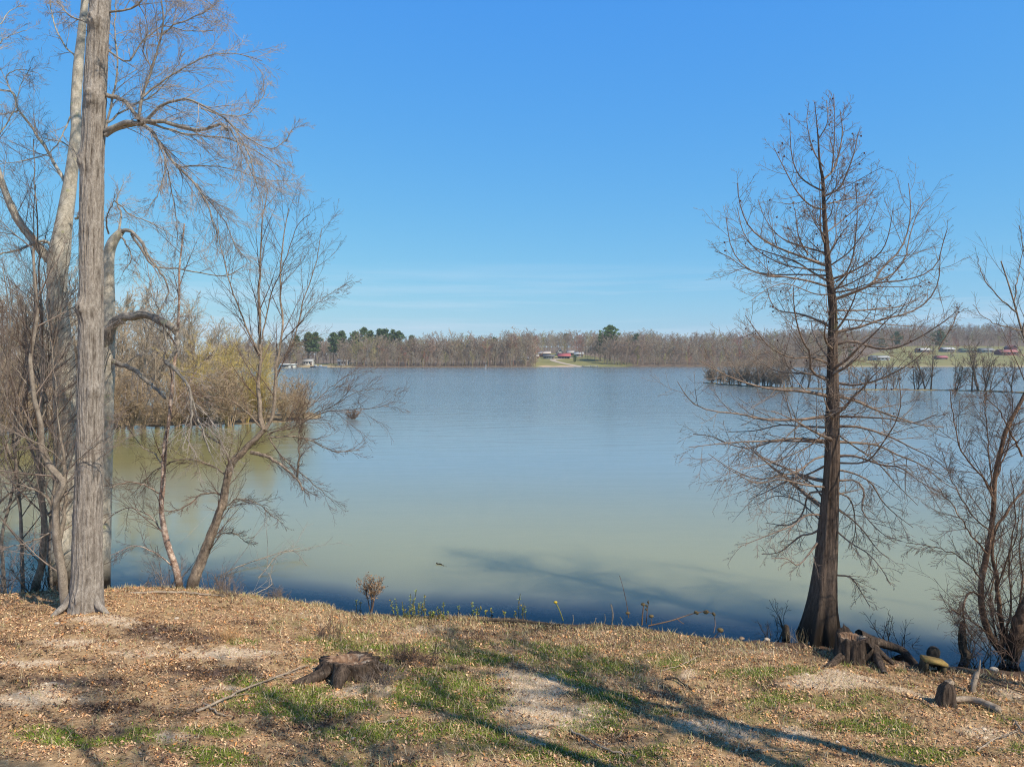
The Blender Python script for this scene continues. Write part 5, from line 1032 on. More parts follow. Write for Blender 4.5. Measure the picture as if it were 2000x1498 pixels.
s2 = stump('stump', c, 'dark hollow stump with long trailing roots beside the cypress', .32, .45, 7, (1.05, .9), .86, .75, .24, front2, ridge=.26)
def g3(px, py, dz=0): p = ground_pt(px, py); p[2] += dz; return p
root_arm(s2, [c + [.10, -.22, .33], g3(1700, 1275, .26), g3(1715, 1300, .10), g3(1728, 1316, .0)], .11, .05, 21)
root_arm(s2, [c + [.16, .12, .42], c + [.42, .16, .31], g3(1760, 1282, .12), g3(1790, 1302, .03), g3(1815, 1322, -.01)], .10, .025, 22)
root_arm(s2, [c + [.2, -.05, .37], c + [.38, -.06, .24], g3(1745, 1300, .03)], .09, .03, 23)
root_arm(s2, [c + [-.2, -.1, .16], g3(1628, 1300, .05), g3(1612, 1303, .0)], .07, .03, 24)
def lump(name, p, s, label, mat, seed, cat, h=1.0, grp=None, rz=0):
    """a rock or a cypress knee: an irregular rounded solid"""
    k, m = 14, 9; r = np.random.default_rng(seed); V = []
    for i in range(m):
        ph = math.pi * i / (m - 1)
        for j in range(k):
            a = 2 * math.pi * j / k; q = 1 + .38 * (vn(np.array([math.cos(a) * math.sin(ph) * 1.6 + 7]), np.array([math.sin(a) * math.sin(ph) * 1.6 + math.cos(ph) * 1.3 + 7]), seed)[0] - .5) + r.normal(0, .025)
            V.append([s[0] * q * math.sin(ph) * math.cos(a), s[1] * q * math.sin(ph) * math.sin(a), s[2] * (math.cos(ph) if h == 1 else math.copysign(abs(math.cos(ph)) ** h, math.cos(ph)))])
    V = np.array(V); ca, sa = math.cos(rz), math.sin(rz); V = np.stack([V[:, 0] * ca - V[:, 1] * sa, V[:, 0] * sa + V[:, 1] * ca, V[:, 2]], -1)
    i = np.arange(m - 1)[:, None] * k; q = np.arange(k)[None]; q2 = (q + 1) % k
    o = mesh(name, V, [np.stack([i + q, i + k + q, i + k + q2, i + q2], -1).reshape(-1, 4)], mat, None); o.location = tuple(float(v) for v in p); return tag(o, label, cat, grp)
p = gp(1535, 1246, 0); lump('cypress_knee', p + [0, 0, .08], (.075, .07, .20), 'dark rounded cypress knee at the waterline left of the flared trunk', M['dark_bark'], 41, 'knee')
p = gp(1832, 1296, .0); lump('boulder', p + [0, .15, .12], (.12, .10, .14), 'brown rounded rock right behind the mossy concrete block', M['dark_bark'], 42, 'rock')
rock_m = bark('pale_rock', (.42, .34, .26), (.72, .62, .50), (.30, .24, .2), (.55, .65), (5, 5, 5), 6, .4); rock_d = bark('brown_rock', (.16, .11, .085), (.38, .28, .2), None, (0, 1), (6, 6, 6), 6, .4)
for i, (px, py, s, m_, lb) in enumerate([(1585, 1257, .075, rock_m, 'pale rock in front of the cypress foot'), (1448, 1248, .075, rock_d, 'low brown rock at the waterline, westernmost of the shore rocks'), (1498, 1250, .07, rock_m, 'pointed pale rock at the waterline between brown rock and cypress knee'), (1941, 1308, .08, rock_m, 'pale tan rock at the waterline below the right birch'),
        (1648, 1465, .05, rock_m, 'white angular stone on the grass near the bottom edge'), (160, 1228, .05, rock_m, 'white stone on bare gravel below the thick trunk'), (111, 1218, .055, rock_m, 'pinkish flat stone in the gravel at the left'), (225, 1253, .035, rock_m, 'small pale stone east of the white stone under the trunk'),
        (1862, 1306, .06, rock_d, 'dark brown rock just east of the concrete block'), (1060, 1455, .045, rock_m, 'whitish stone beside the shadow streak at the bottom'), (345, 1208, .05, rock_m, 'pale stone amid the leaf litter below the leaning birch'), (1785, 1285, .05, rock_d, 'small brown rock at the water between stump root and block'),
        (1420, 1452, .035, rock_m, 'small white stone low on the bank under the sandy patch'), (690, 1443, .04, rock_m, 'small grey white stone below the wide stump'), (764, 1366, .035, rock_d, 'round brown stone in the green patch east of the wide stump'), (480, 1362, .055, bark('seed_husk', (.35, .17, .06), (.55, .30, .12), None, (0, 1), (20, 20, 20), 6, .4), 'orange brown round husk lying by the fallen branch')]):
    p = ground_pt(px, py); lump('stone', p + [0, 0, s * .12], (s * .95, s * .75, s * .55), lb, m_, 50 + i, 'stone', 1.0, None, i)
# mossy hollow concrete block
p = ground_pt(1819, 1313); blk = root('concrete_block', p, 'mossy hollow concrete block tilted at the water edge', 'block')
moss = bark('mossy_concrete', (.20, .13, .045), (.42, .29, .12), (.30, .24, .08), (.5, .62), (18, 18, 18), 10, .5); dm = bark('shaded_concrete', (.05, .04, .025), (.16, .12, .07), None, (0, 1), (18, 18, 18), 10, .5)  # walls under the slab: shade painted in as darker concrete
def tilt(g, mat, name):
    V = np.concatenate(g.V); ry = math.radians(11); rz = math.radians(-4); ca, sa = math.cos(ry), math.sin(ry); x = V[:, 0] * ca + V[:, 2] * sa; z = -V[:, 0] * sa + V[:, 2] * ca; y = V[:, 1]
    V = np.stack([x * math.cos(rz) - y * math.sin(rz), x * math.sin(rz) + y * math.cos(rz), z], -1) + p; return mesh(name, V, [np.concatenate(g.Q)], mat, blk)
g = Geo(); box(g, (0, 0, .215), (.38, .24, .055), 0, None, .96); tilt(g, moss, 'slab')
for x in (-.155, .155): g = Geo(); box(g, (x, 0, .09), (.045, .21, .20), 0, None, 1.05); tilt(g, dm, 'side_wall')
g = Geo(); box(g, (0, .09, .09), (.262, .03, .195)); tilt(g, dm, 'back_wall')
g = Geo(); box(g, (0, -.06, .012), (.262, .04, .05)); tilt(g, dm, 'rim')
g = Geo(); rr_ = np.random.default_rng(4)
for i in range(26): V, Q, T = ball(np.array([rr_.uniform(-.11, .11), rr_.uniform(-.03, .06), .04 + rr_.uniform(0, .05)]), rr_.uniform(.010, .018), 5); g.add(V * 1.0, Q, T)
o = g.build('gravel_fill', plain('light_pebble', (.6, .55, .46)), blk); o.data.transform(__import__('mathutils').Matrix.Translation(Vector(p)))
def stick(name, pts, w0, w1, label, mat='dead_wood', cat='branch', spec=None, k=7, n=16, sub=None, jit=.008, group=None, seed=1):
    r = np.random.default_rng(seed); P = np.array(pts, float); q = smooth_path(np.c_[P, np.linspace(w0, w1, len(P))], n); P = q[:, :3]; P[1:-1] += r.normal(0, jit, (n - 2, 3))
    g = Geo(); g.tube(P, q[:, 3], k); cap(g, P, q[:, 3], k, seed); cap(g, P[::-1], q[::-1, 3], k, seed + 1)
    if sub:
        out = levels(P[None], q[None, :, 3], sub, r); [g.tube(C, CR, 3) for C, CR, _ in out]
    o = g.build(name, M[mat], None); return tag(o, label, cat, group)
G = g3
# broken upright stub and grey log
p = ground_pt(1846, 1378); s3 = root('stub', p, 'short split stub standing beside the grey log', 'stump')
g = Geo(); P = np.array([p + [0, 0, -.08], p + [0.01, 0, .12], p + [.03, 0, .26], p + [.07, 0, .36]]); P, R = dense(P, np.array([.13, .115, .10, .06]), 30); V, Q = ridged(P, R, 28, .5, 9, 61, None, 9); mesh('wood', V, [Q], M['stump_wood'], s3, attrs={'furrow': FUR[0]}); cap(g, P, R, 28, 5); g.build('split_top', M['dead_wood'], s3)
stick('log', [G(1862, 1374, .06), G(1895, 1374, .07), G(1925, 1382, .07), G(1950, 1392, .05)], .045, .055, 'smooth grey log lying beside the split stub', cat='log', k=10, n=14, jit=.004)
p = ground_pt(1905, 1352); s4 = root('driftwood', p, 'pale knotted driftwood post leaning up from the bank at the right', 'driftwood')
root_arm(s4, [p + [-.06, 0, -.03], p + [-.03, 0, .14], p + [.02, .02, .27], p + [.06, .02, .33]], .05, .03, 71, 'dead_wood', 'shaft', 12, 26, .4); root_arm(s4, [p + [.01, .0, .24], p + [.07, .03, .36], p + [.10, .05, .52]], .03, .006, 72, 'dead_wood', 'prong', 8, 18, .3); root_arm(s4, [p + [-.02, 0, .1], p + [-.10, .0, .10], p + [-.13, 0, -.02]], .03, .015, 73, 'dark_bark', 'prong', 8, 16, .3)
stick('stick', [G(1895, 1318, .05), G(1940, 1338, .05), G(2000, 1357, .04), G(2060, 1375, .03)], .010, .008, 'long thin dark stick running out of the right edge', 'dark_bark')
# snag standing in the water
p = gp(1884, 1283, 0); sg_ = root('snag', p, 'short dark snag standing in the water between block and right birch', 'snag')
root_arm(sg_, [p + [.03, 0, -.25], p + [.02, 0, .03], p + [-.03, 0, .18], p + [-.05, 0, .45], p + [-.05, 0, .66]], .08, .045, 81, 'dark_bark', 'shaft', 16, 40, .4); root_arm(sg_, [p + [.02, 0, .0], p + [-.09, 0, .12], p + [-.12, 0, .4], p + [-.10, 0, .62]], .016, .008, 82, 'dark_bark', 'shoot', 6, 20, .2)
stick('branch', [G(385, 1392, .03), G(430, 1376, .06), G(480, 1352, .07), G(545, 1325, .05), G(600, 1305, .05)], .022, .010, 'fallen grey branch pointing at the wide stump', sub=[TW(5, .3, .6, (0, 0, -.02), 5, .1, .005), TW(3, .5, .6)], seed=5)
stick('branch', [G(398, 1378, .04), G(430, 1398, .03), G(455, 1402, .02)], .016, .006, 'short forked piece at the west end of the fallen branch', seed=6)
stick('log', [G(255, 1160, .02), G(300, 1159, .03), G(360, 1160, .05), G(400, 1163, .03), G(440, 1166, .02)], .030, .020, 'slim driftwood log along the bank top below the birches', cat='log', seed=7)
stick('branch', [G(1115, 1428, .03), G(1150, 1452, .05), G(1195, 1470, .03), G(1240, 1478, .02)], .018, .010, 'brown dead branch on the orange leaves near the bottom', sub=[TW(5, .4, .5)], seed=8)
stick('stick', [G(1020, 1425, .02), G(1050, 1424, .03), G(1080, 1418, .02)], .013, .009, 'short stick across the pale gravel patch', seed=9)
stick('stick', [G(1290, 1312, .02), G(1330, 1302, .04), G(1370, 1282, .03)], .008, .006, 'straight pale stick slanting on the middle bank', seed=10)
stick('stick', [G(1300, 1328, .02), G(1320, 1330, .05), G(1350, 1348, .02)], .018, .012, 'dark curved stick around a white gravel spot', 'dark_bark', seed=11)
stick('branch', [G(1910, 1470, .03), G(1935, 1455, .06), G(1970, 1440, .05), G(1990, 1428, .03)], .012, .006, 'bleached forked branch low at the right edge', sub=[TW(3, .5, .7)], seed=12)
stick('branch', [G(1980, 1410, .03), G(2000, 1440, .05), G(2020, 1470, .03)], .014, .010, 'grey branch at the right edge above the forked one', seed=13)
stick('branch', [G(940, 1216, .05), G(990, 1220, .08), G(1040, 1222, .07), G(1100, 1226, .05)], .030, .020, 'dark rotting branch half buried along the shoreline grass', 'dark_bark', seed=14)
stick('stick', [G(740, 1414, .02), G(760, 1412, .03), G(790, 1405, .02)], .012, .010, 'broken chip of wood below the wide stump', seed=15)
stick('stick', [G(1450, 1470, .02), G(1500, 1468, .03), G(1550, 1468, .02)], .010, .008, 'thin brown stick lying flat near the bottom, under the white stone', seed=16)
stick('stick', [G(1760, 1360, .02), G(1800, 1375, .04), G(1830, 1392, .02)], .010, .007, 'dark stick pointing at the split stub', 'dark_bark', seed=17)
w_ = lambda px, py, z=.0: gp(px, py, z)
stick('branch', [w_(430, 1125, .02), w_(470, 1105, .06), w_(520, 1088, .12), w_(570, 1075, .16), w_(600, 1104, .0)], .016, .006, 'bleached branch arching out of the water below the leaning birch', sub=[TW(8, .4, .8, (0, 0, .0), 6, .1, .005), TW(4, .5, .7, (0, 0, 0), 5, .1, .004)], seed=18)
stick('branch', [w_(505, 1128, .0), w_(525, 1105, .12), w_(540, 1085, .2), w_(585, 1070, .22)], .012, .006, 'forked pale branch rising from the water east of the birches', sub=[TW(7, .5, .8, (0, 0, -.03), 6, .1, .005), TW(3, .5, .7)], seed=19)
stick('branch', [w_(450, 1172, .1), w_(500, 1158, .12), w_(530, 1140, .2), w_(525, 1118, .25)], .014, .007, 'crooked branch on the bank edge under the arching branch', sub=[TW(6, .5, .8), TW(3, .5, .7)], seed=20)
stick('branch', [G(265, 1158, .02), G(290, 1140, .1), G(320, 1115, .25), G(335, 1095, .4)], .014, .006, 'dead pale branch leaning at the foot of the straight birch', sub=[TW(5, .4, .8)], seed=21)
stick('stick', [w_(853, 1099, .03), w_(862, 1103, .0), w_(876, 1110, -.03)], .02, .012, 'dark stick end poking out of the open water', 'dark_bark', seed=22)

# ------------------------------------------------------------------ water plants and weeds
def pod(g, c, r, a):
    V, Q, T = ball(np.zeros(3), r, 8); V[:, 2] *= .7; V[:, 0] *= 1.1; ca, sa = math.cos(a), math.sin(a); V = np.stack([V[:, 0] * ca + V[:, 2] * sa, V[:, 1], -V[:, 0] * sa + V[:, 2] * ca], -1) + c; g.add(V, Q, T)
pod_m = bark('dry_pod', (.05, .035, .02), (.24, .18, .09), None, (0, 1), (30, 30, 30), 6, .5); stem_m = plain('dry_stem', (.20, .12, .075))
def lotus(name, stem, w, pods, label, sub=()):
    b = np.array(stem[0], float); t = root(name, b, label, 'plant'); g = Geo(); q = smooth_path(np.array(stem, float), 16); g.tube(q, np.linspace(w, w * .5, 16), 6); g.build('stem', stem_m, t)
    for s_ in sub: g = Geo(); q = smooth_path(np.array(s_, float), 10); g.tube(q, np.full(10, w * .5), 5); g.build('stem', stem_m, t)
    for c_, r_, a_ in pods: g = Geo(); pod(g, np.array(c_), r_, a_); g.build('seed_pod', pod_m, t)
YL = gp(1265, 1224, .1)[1]
A_ = lambda px, py, dy=0: at(px, py, YL + dy)
lotus('lotus_stalk', [A_(1266, 1222), A_(1310, 1212), A_(1350, 1199, .1), A_(1378, 1193, .1)], .014, [(A_(1360, 1196, .1), .05, .3), (A_(1379, 1195, .1), .055, -.2), (A_(1394, 1199, .1), .045, .9)], 'long brown stalk with three dark seed pods leaning over the water', [[A_(1378, 1193, .1), A_(1393, 1200, .1), A_(1397, 1218, .0), A_(1394, 1236, -.2)], [A_(1322, 1208), A_(1332, 1216), A_(1336, 1218)]])
lotus('lotus_stalk', [A_(1254, 1220), A_(1255, 1200), A_(1257, 1182)], .018, [(A_(1256, 1180), .045, .2)], 'upright tan stalk with a cupped pod at the shoreline')
lotus('lotus_stalk', [A_(1262, 1218, .1), A_(1264, 1195, .1), A_(1267, 1172, .1)], .010, [(A_(1266, 1176, .1), .03, 1.2), (A_(1263, 1183, .1), .032, .9), (A_(1262, 1190, .1), .028, .9)], 'thin stalk with curled dark pods beside the cupped one')
lotus('lotus_stalk', [A_(1272, 1220), A_(1273, 1210), A_(1272, 1203)], .009, [(A_(1272, 1203), .048, 0)], 'short stalk holding one round dark pod at the water')
lotus('lotus_stalk', [A_(1394, 1246, -.9), A_(1400, 1238, -.9), A_(1407, 1232, -.9)], .009, [(A_(1407, 1230, -.9), .06, .2)], 'flattened seed pod lying at the end of the long stalk')
lotus('reed', [A_(1228, 1206), A_(1224, 1180), A_(1217, 1148), A_(1210, 1124)], .009, [(A_(1226, 1197), .045, .1)], 'tall thin dark reed standing over a curled pod')
for i, (px, h, lb) in enumerate([(1195, 40, 'thick broken tan reed stub at the shoreline'), (1180, 20, 'short curved pale reed stub'), (1160, 12, 'stubby dark reed tip west of the pale stubs'), (1213, 14, 'arched brown stalk end between the reeds'), (1118, 18, 'thin pale reed tip by the yellow flower stalk')]):
    b_ = G(px, 1219, 0); P = np.array([b_, b_ + [.02, 0, h * .5 * b_[1] / F], b_ + [-.02 + .03 * (i % 3), 0, h * b_[1] / F]]); t = root('reed_stub', b_, lb, 'plant'); g = Geo(); q = smooth_path(P, 8); g.tube(q, np.full(8, .016 if i == 0 else .009), 6); cap(g, q, np.full(8, .012), 6, i); g.build('stem', M['dead_wood'], t)
leaf_g = attr_mat('weed_leaf')
def weed(px, py, hpx, n, label, group, seed, tall=1.0, colr=(.32, .36, .08)):
    r = np.random.default_rng(seed); b = gp(px, py, .02); s = b[1] / F; t = root('water_weed', b, label, 'plant', group); g = Geo(); gl_ = Geo()
    for i in range(n):
        o = b + [r.uniform(-.10, .10), r.uniform(-.06, .06), -.05]; h = hpx * 1.35 * s * r.uniform(.6, 1.05); P = integrate(o[None], np.array([[r.normal(0, .12), r.normal(0, .12), 1.0]]), np.array([h]), 7, .06, (0, 0, 0), r)
        g.tube(P, np.full((1, 7), .005), 4)
        K = int(14 * tall); f = r.uniform(.35, 1, K); ix = (f * 6).astype(int); C = P[0][np.minimum(ix, 5)] + (P[0][np.minimum(ix + 1, 6)] - P[0][np.minimum(ix, 5)]) * (f * 6 - ix)[:, None]
        a = r.uniform(0, 6.28, K); d = np.stack([np.cos(a), np.sin(a), r.uniform(.1, .7, K)], -1) * .045 * r.uniform(.6, 1.3, (K, 1)); w = np.stack([-np.sin(a), np.cos(a), 0 * a], -1) * .014
        V = np.stack([C, C + d * .5 + w, C + d, C + d * .5 - w], 1).reshape(-1, 3); gl_.add(V, np.arange(4 * K).reshape(-1, 4), c=np.array(colr) * r.uniform(.6, 1.5, (K, 1)) * np.where(r.random((K, 1)) < .25, [[1.6, .9, .5]], [[1, 1, 1]]))
    g.build('stem', plain('weed_stem', (.16, .14, .05)), t); gl_.build('leaves', leaf_g, t)
wd = [(694, 1180, 14, 2), (778, 1203, 36, 3), (790, 1206, 22, 4), (803, 1204, 46, 4), (812, 1206, 28, 4), (825, 1203, 42, 3), (834, 1206, 26, 4), (845, 1206, 20, 4), (858, 1204, 30, 3), (868, 1207, 18, 4), (895, 1184, 12, 1), (914, 1182, 18, 1), (926, 1202, 28, 2), (934, 1203, 26, 2), (957, 1192, 14, 2), (984, 1194, 10, 1), (1013, 1200, 20, 1), (1022, 1200, 38, 2), (1028, 1202, 30, 2)]
for i, (px, py, h, n_) in enumerate(wd):
    weed(px, py + 6, h, n_, 'green leafy weed stems standing in the shallows, %s clump from the west' % ords[i], 'green weeds in the shallows', 500 + i)
# yellow headed stalk
b_ = gp(1100, 1212, .02); t = root('flower_stalk', b_, 'yellow headed plant stalk leaning west at the shoreline', 'plant'); q = smooth_path(np.array([b_, at(1093, 1192, b_[1]), at(1085, 1176, b_[1])]), 8); g = Geo(); g.tube(q, np.full(8, .012), 6); g.build('stem', plain('green_stem', (.25, .24, .07)), t); g = Geo(); pod(g, q[-1], .04, 0); g.build('flower', plain('yellow_flower', (.6, .42, .05)), t)
# dried seed shrub
b_ = gp(725, 1196, .03); t = root('dried_shrub', b_, 'small dried brown shrub with papery seed heads at the water edge', 'shrub'); r = np.random.default_rng(9)
P = integrate(np.tile(b_, (4, 1)) + r.normal(0, .015, (4, 3)) * [1, 1, 0], np.array([[-.25, 0, 1], [.2, .1, 1], [.05, -.1, 1], [.35, 0, 1.0]]), np.array([.6, .62, .66, .5]), 9, .05, (0, 0, .03), r); R = np.tile(np.linspace(.014, .006, 9), (4, 1))
o1 = levels(P, R, [TW(7, .5, .55, (0, 0, .05), 6, .08, .004, t0=.4), TW(4, .5, .6, (0, 0, .02), 4, .1, .003)], r); g = Geo(); g.tube(P, R, 5); [g.tube(C, CR, 3) for C, CR, _ in o1]; g.build('stem', M['red_twig'], t)
tips = np.concatenate([o1[0][0][:, -1], o1[1][0][:, -1], o1[1][0][:, 2]]); K = len(tips) * 4; C = np.repeat(tips, 4, 0) + r.normal(0, .018, (K, 3)); e1 = r.normal(0, .016, (K, 3)); e2 = r.normal(0, .016, (K, 3))
g = Geo(); g.add(np.stack([C, C + e1, C + e2], 1).reshape(-1, 3), T=np.arange(3 * K).reshape(-1, 3), c=np.array((.34, .22, .13)) * r.uniform(.5, 1.4, (K, 1))); g.build('seed_heads', M['col'], t)
def low_shrub(px, py, h, n, label, mat, seed, spread=.5, name='low_shrub', lv=2):
    b_ = ground_pt(px, py); r = np.random.default_rng(seed); t = root(name, b_, label, 'shrub'); D = np.stack([r.normal(0, spread, n), r.normal(0, spread, n), np.ones(n)], -1); D /= np.linalg.norm(D, axis=1, keepdims=True)
    S = b_ + np.stack([r.normal(0, .12, n), r.normal(0, .08, n), np.full(n, -.02)], -1)
    P = integrate(S, D, h * r.uniform(.5, 1.1, n), 8, .09, (0, 0, -.01), r); R = np.tile(np.linspace(.006, .003, 8), (n, 1)); o1 = levels(P, R, [TW(5, .5, .6, (0, 0, .02), 5, .1, .003), TW(3, .5, .6, (0, 0, 0), 3, .1, .0026)][:lv], r)
    g = Geo(); g.tube(P, R, 4); g.build('stem', M[mat], t); g = Geo(); [g.tube(C, CR, 3) for C, CR, _ in o1]; g.build('twigs', M[mat], t)
low_shrub(800, 1290, .42, 26, 'low bare brown bush just behind the wide stump', 'red_twig', 5, .8)
low_shrub(745, 1335, .34, 22, 'tangle of thin brown stems against the east side of the wide stump', 'twig', 6, .9)
low_shrub(850, 1300, .40, 12, 'sparse wiry bush east of the stump between stump and shadow streak', 'red_twig', 7, .7)
low_shrub(940, 1255, .35, 8, 'thin wiry weed on the middle bank near the shoreline', 'red_twig', 8, .5)
low_shrub(640, 1245, .45, 9, 'thin reddish weed stalks between the birches and the wide stump', 'red_twig', 9, .35)
low_shrub(545, 1170, .35, 14, 'dry arching stems on the bank edge east of the leaning birch', 'twig', 10, .6)
low_shrub(450, 1165, .55, 16, 'dry pale stems on the bank top below the arching branch', 'twig', 11, .6)
b_ = w_(1532, 1226); b2_ = w_(1700, 1240)
for i, (px, py, h, n, lb) in enumerate([(1533, 1232, .65, 5, 'thin dark bare shoots in the water left of the cypress foot'), (1735, 1250, .75, 6, 'sparse dark bare twigs rising from the water behind the hollow stump'), (1500, 1240, .4, 3, 'two faint bare twigs in the shallows west of the cypress knee'), (1765, 1262, .5, 4, 'curved dark twigs in the water between stump and snag')]):
    b_ = w_(px, py); r = np.random.default_rng(60 + i); D = np.stack([r.normal(0, .4, n), r.normal(0, .2, n), np.ones(n)], -1); D /= np.linalg.norm(D, axis=1, keepdims=True); P = integrate(b_ + r.normal(0, .05, (n, 3)) * [1, 1, 0] - [0, 0, .1], D, h * r.uniform(.6, 1.2, n), 9, .12, (0, 0, .02), r); R = np.tile(np.linspace(.008, .004, 9), (n, 1))
    t = root('bare_shoots', b_, lb, 'plant'); g = Geo(); g.tube(P, R, 4); [g.tube(C, CR, 3) for C, CR, _ in levels(P, R, [TW(4, .4, .7), TW(2, .5, .7)], r)]; g.build('stems', M['dark_bark'], t)
# brush around the foot of the right birch and of the left trunks
for i, (px, py, h, n, mt, lb) in enumerate([(1960, 1290, 1.6, 26, 'red_twig', 'dense thin shoots sprouting round the foot of the right birch'), (1895, 1285, .8, 7, 'dark_bark', 'curved dark shoots in the water beside the snag'), (85, 1168, 1.3, 16, 'dark_bark', 'dark brush around the foot of the far left birch'), (330, 1156, .9, 14, 'twig', 'bare brush between the thick trunk and the straight birch'), (430, 1155, .7, 14, 'twig', 'bare brush at the foot of the leaning birch'), (15, 1170, 1.2, 14, 'twig', 'pale brush at the water in the lower left corner of the lake')]):
    b_ = w_(px, py); r = np.random.default_rng(80 + i); D = np.stack([r.normal(0, .45, n), r.normal(0, .3, n), np.ones(n)], -1); D /= np.linalg.norm(D, axis=1, keepdims=True); P = integrate(b_ + r.normal(0, .16, (n, 3)) * [1, 1, 0] - [0, 0, .05], D, h * r.uniform(.5, 1.2, n), 10, .10, (0, 0, .0), r); R = np.tile(np.linspace(.009, .004, 10), (n, 1))
    t = root('brush', b_, lb, 'shrub'); g = Geo(); g.tube(P, R, 4); g.build('stems', M[mt], t); g = Geo(); [g.tube(C, CR, 3) for C, CR, _ in levels(P, R, [TW(5, .45, .7), TW(3, .5, .7)], r)]; g.build('twigs', M[mt], t)
# tufts of orange dry grass
def tuft(px, py, n, h, colr, label, spread=.10, seed=0, name='grass_tuft'):
    b_ = ground_pt(px, py); r = np.random.default_rng(seed); D = np.stack([r.normal(0, .28, n), r.normal(0, .28, n), np.ones(n)], -1); D /= np.linalg.norm(D, axis=1, keepdims=True)
    S = b_ + np.stack([r.normal(0, spread, n), r.normal(0, spread, n), np.full(n, -.01)], -1); P = integrate(S, D, h * r.uniform(.5, 1.1, n), 5, .1, (0, 0, -.04), r); R = np.tile(np.linspace(.003, .0012, 5), (n, 1))
    g = Geo(); 
    for i in range(n): g.tube(P[i], R[i], 3, np.array(colr) * r.uniform(.7, 1.3))
    return tag(g.build(name, M['col'], None), label, 'grass')
tuft(450, 1250, 70, .38, (.60, .36, .17), 'tall tuft of orange dry grass on the left bank', .10, 1); tuft(700, 1262, 40, .16, (.55, .42, .20), 'yellowish dry tuft behind the wide stump', .06, 2); tuft(1563, 1256, 45, .30, (.50, .38, .22), 'dry grass sprouting against the cypress foot', .14, 3)
tuft(1655, 1302, 40, .09, (.25, .34, .08), 'bright green tuft below the hollow stump', .05, 4); tuft(1700, 1311, 30, .07, (.24, .32, .09), 'small green tuft between the stump roots', .04, 5); tuft(1761, 1312, 40, .09, (.25, .34, .08), 'bright green tuft between the long root and the block', .05, 6)
tuft(500, 1255, 40, .10, (.2, .3, .06), 'green tuft east of the orange dry grass', .07, 7); tuft(715, 1350, 60, .10, (.10, .16, .03), 'dark green mossy tuft in front of the wide stump', .06, 8)

# ------------------------------------------------------------------ ground cover
r = np.random.default_rng(2024)
def scatter(n, seed, f, ymin=8.6, back=0.02):
    rr = np.random.default_rng(seed); X = rr.uniform(-12, 12, n); Y = rr.uniform(ymin, 17.5, n)
    px = X / Y * F + CX; ok = (px > -80) & (px < 2080) & (Y < shoreY(X) - back + .05); X, Y = X[ok], Y[ok]
    z = zbank(X, Y); s, g, d = masks(X, Y); k = (rr.random(len(X)) < f(X, Y, s, g, d)) & (z > .02); return X[k], Y[k], z[k], s[k], g[k], d[k], rr
def flat_leaves(X, Y, z, rr, s0, s1, cols, w, tiltmax=.9, fold=.35, lift=.01):
    n = len(X); a = rr.uniform(0, 6.28, n); tl = rr.uniform(0, tiltmax, n) ** 1.3; b = rr.uniform(0, 6.28, n)
    L_ = np.clip(.0095 * np.exp(.62 * np.abs(rr.normal(0, 1, n))), .006, .031)[:, None]; u = np.stack([np.cos(a), np.sin(a), np.sin(tl) * np.cos(b)], -1) * L_; v = np.stack([-np.sin(a), np.cos(a), np.sin(tl) * np.sin(b)], -1) * L_ * w
    c = np.stack([X, Y, z + lift + .5 * np.sin(tl) * L_[:, 0]], -1); up = np.array([0, 0, 1.0]) * L_ * fold * rr.random((n, 1))
    V = np.stack([c - u, c + v + up, c + u * .9 + up * .2, c - v + up], 1); i = np.arange(n)[:, None] * 4
    T = np.concatenate([i + [[0, 2, 1]], i + [[0, 3, 2]]]); ci = cols[rr.integers(0, len(cols), n)] * rr.uniform(.6, 1.5, (n, 1)) * [1.02, .94, .85]; return V.reshape(-1, 3), T, np.concatenate([ci, ci])
lp = np.array([(.62, .43, .26), (.72, .52, .33), (.48, .31, .19), (.38, .23, .14), (.28, .165, .11), (.19, .11, .08), (.60, .44, .29), (.54, .36, .22), (.56, .29, .12), (.11, .07, .055), (.44, .29, .20), (.50, .36, .26)])
X, Y, z, s, gg, d, rr = scatter(560000, 1, lambda X, Y, s, g, d: np.clip((.62 + .5 * d - .58 * s - .36 * g) * np.clip(3.2 * fbm(X * 6, Y * 7, 95, 3) - .9, .12, 1.25), .03, .95))
V, T, C = flat_leaves(X, Y, z, rr, 0, 1, lp, .5, 1.25)
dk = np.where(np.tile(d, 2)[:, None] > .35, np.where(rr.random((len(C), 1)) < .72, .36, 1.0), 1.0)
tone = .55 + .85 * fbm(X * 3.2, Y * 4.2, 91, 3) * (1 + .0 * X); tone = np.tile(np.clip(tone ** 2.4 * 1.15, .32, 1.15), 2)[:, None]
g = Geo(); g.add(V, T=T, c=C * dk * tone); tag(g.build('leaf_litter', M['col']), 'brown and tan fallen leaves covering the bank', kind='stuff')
pp_ = np.array([(.80, .66, .50), (.80, .66, .50), (.62, .46, .32), (.70, .54, .38), (.50, .36, .26), (.66, .56, .47)])
X, Y, z, s, gg, d, rr = scatter(160000, 2, lambda X, Y, s, g, d: np.clip(.9 * s + .05 - .08 * g, .02, .95)); n = len(X); sz = rr.uniform(.005, .015, (n, 1, 1)) * (1 + 1.5 * (rr.random((n, 1, 1)) < .04))
oc = np.array([[1, 0, 0], [0, 1, 0], [-1, 0, 0], [0, -1, 0], [0, 0, .7], [0, 0, -.5]])[None] * sz * rr.uniform(.7, 1.3, (n, 6, 1)); a = rr.uniform(0, 6.28, n); ca, sa = np.cos(a)[:, None], np.sin(a)[:, None]
V = np.stack([oc[..., 0] * ca - oc[..., 1] * sa + X[:, None], oc[..., 0] * sa + oc[..., 1] * ca + Y[:, None], oc[..., 2] + z[:, None] + .004], -1).reshape(-1, 3); i = np.arange(n)[:, None, None] * 6
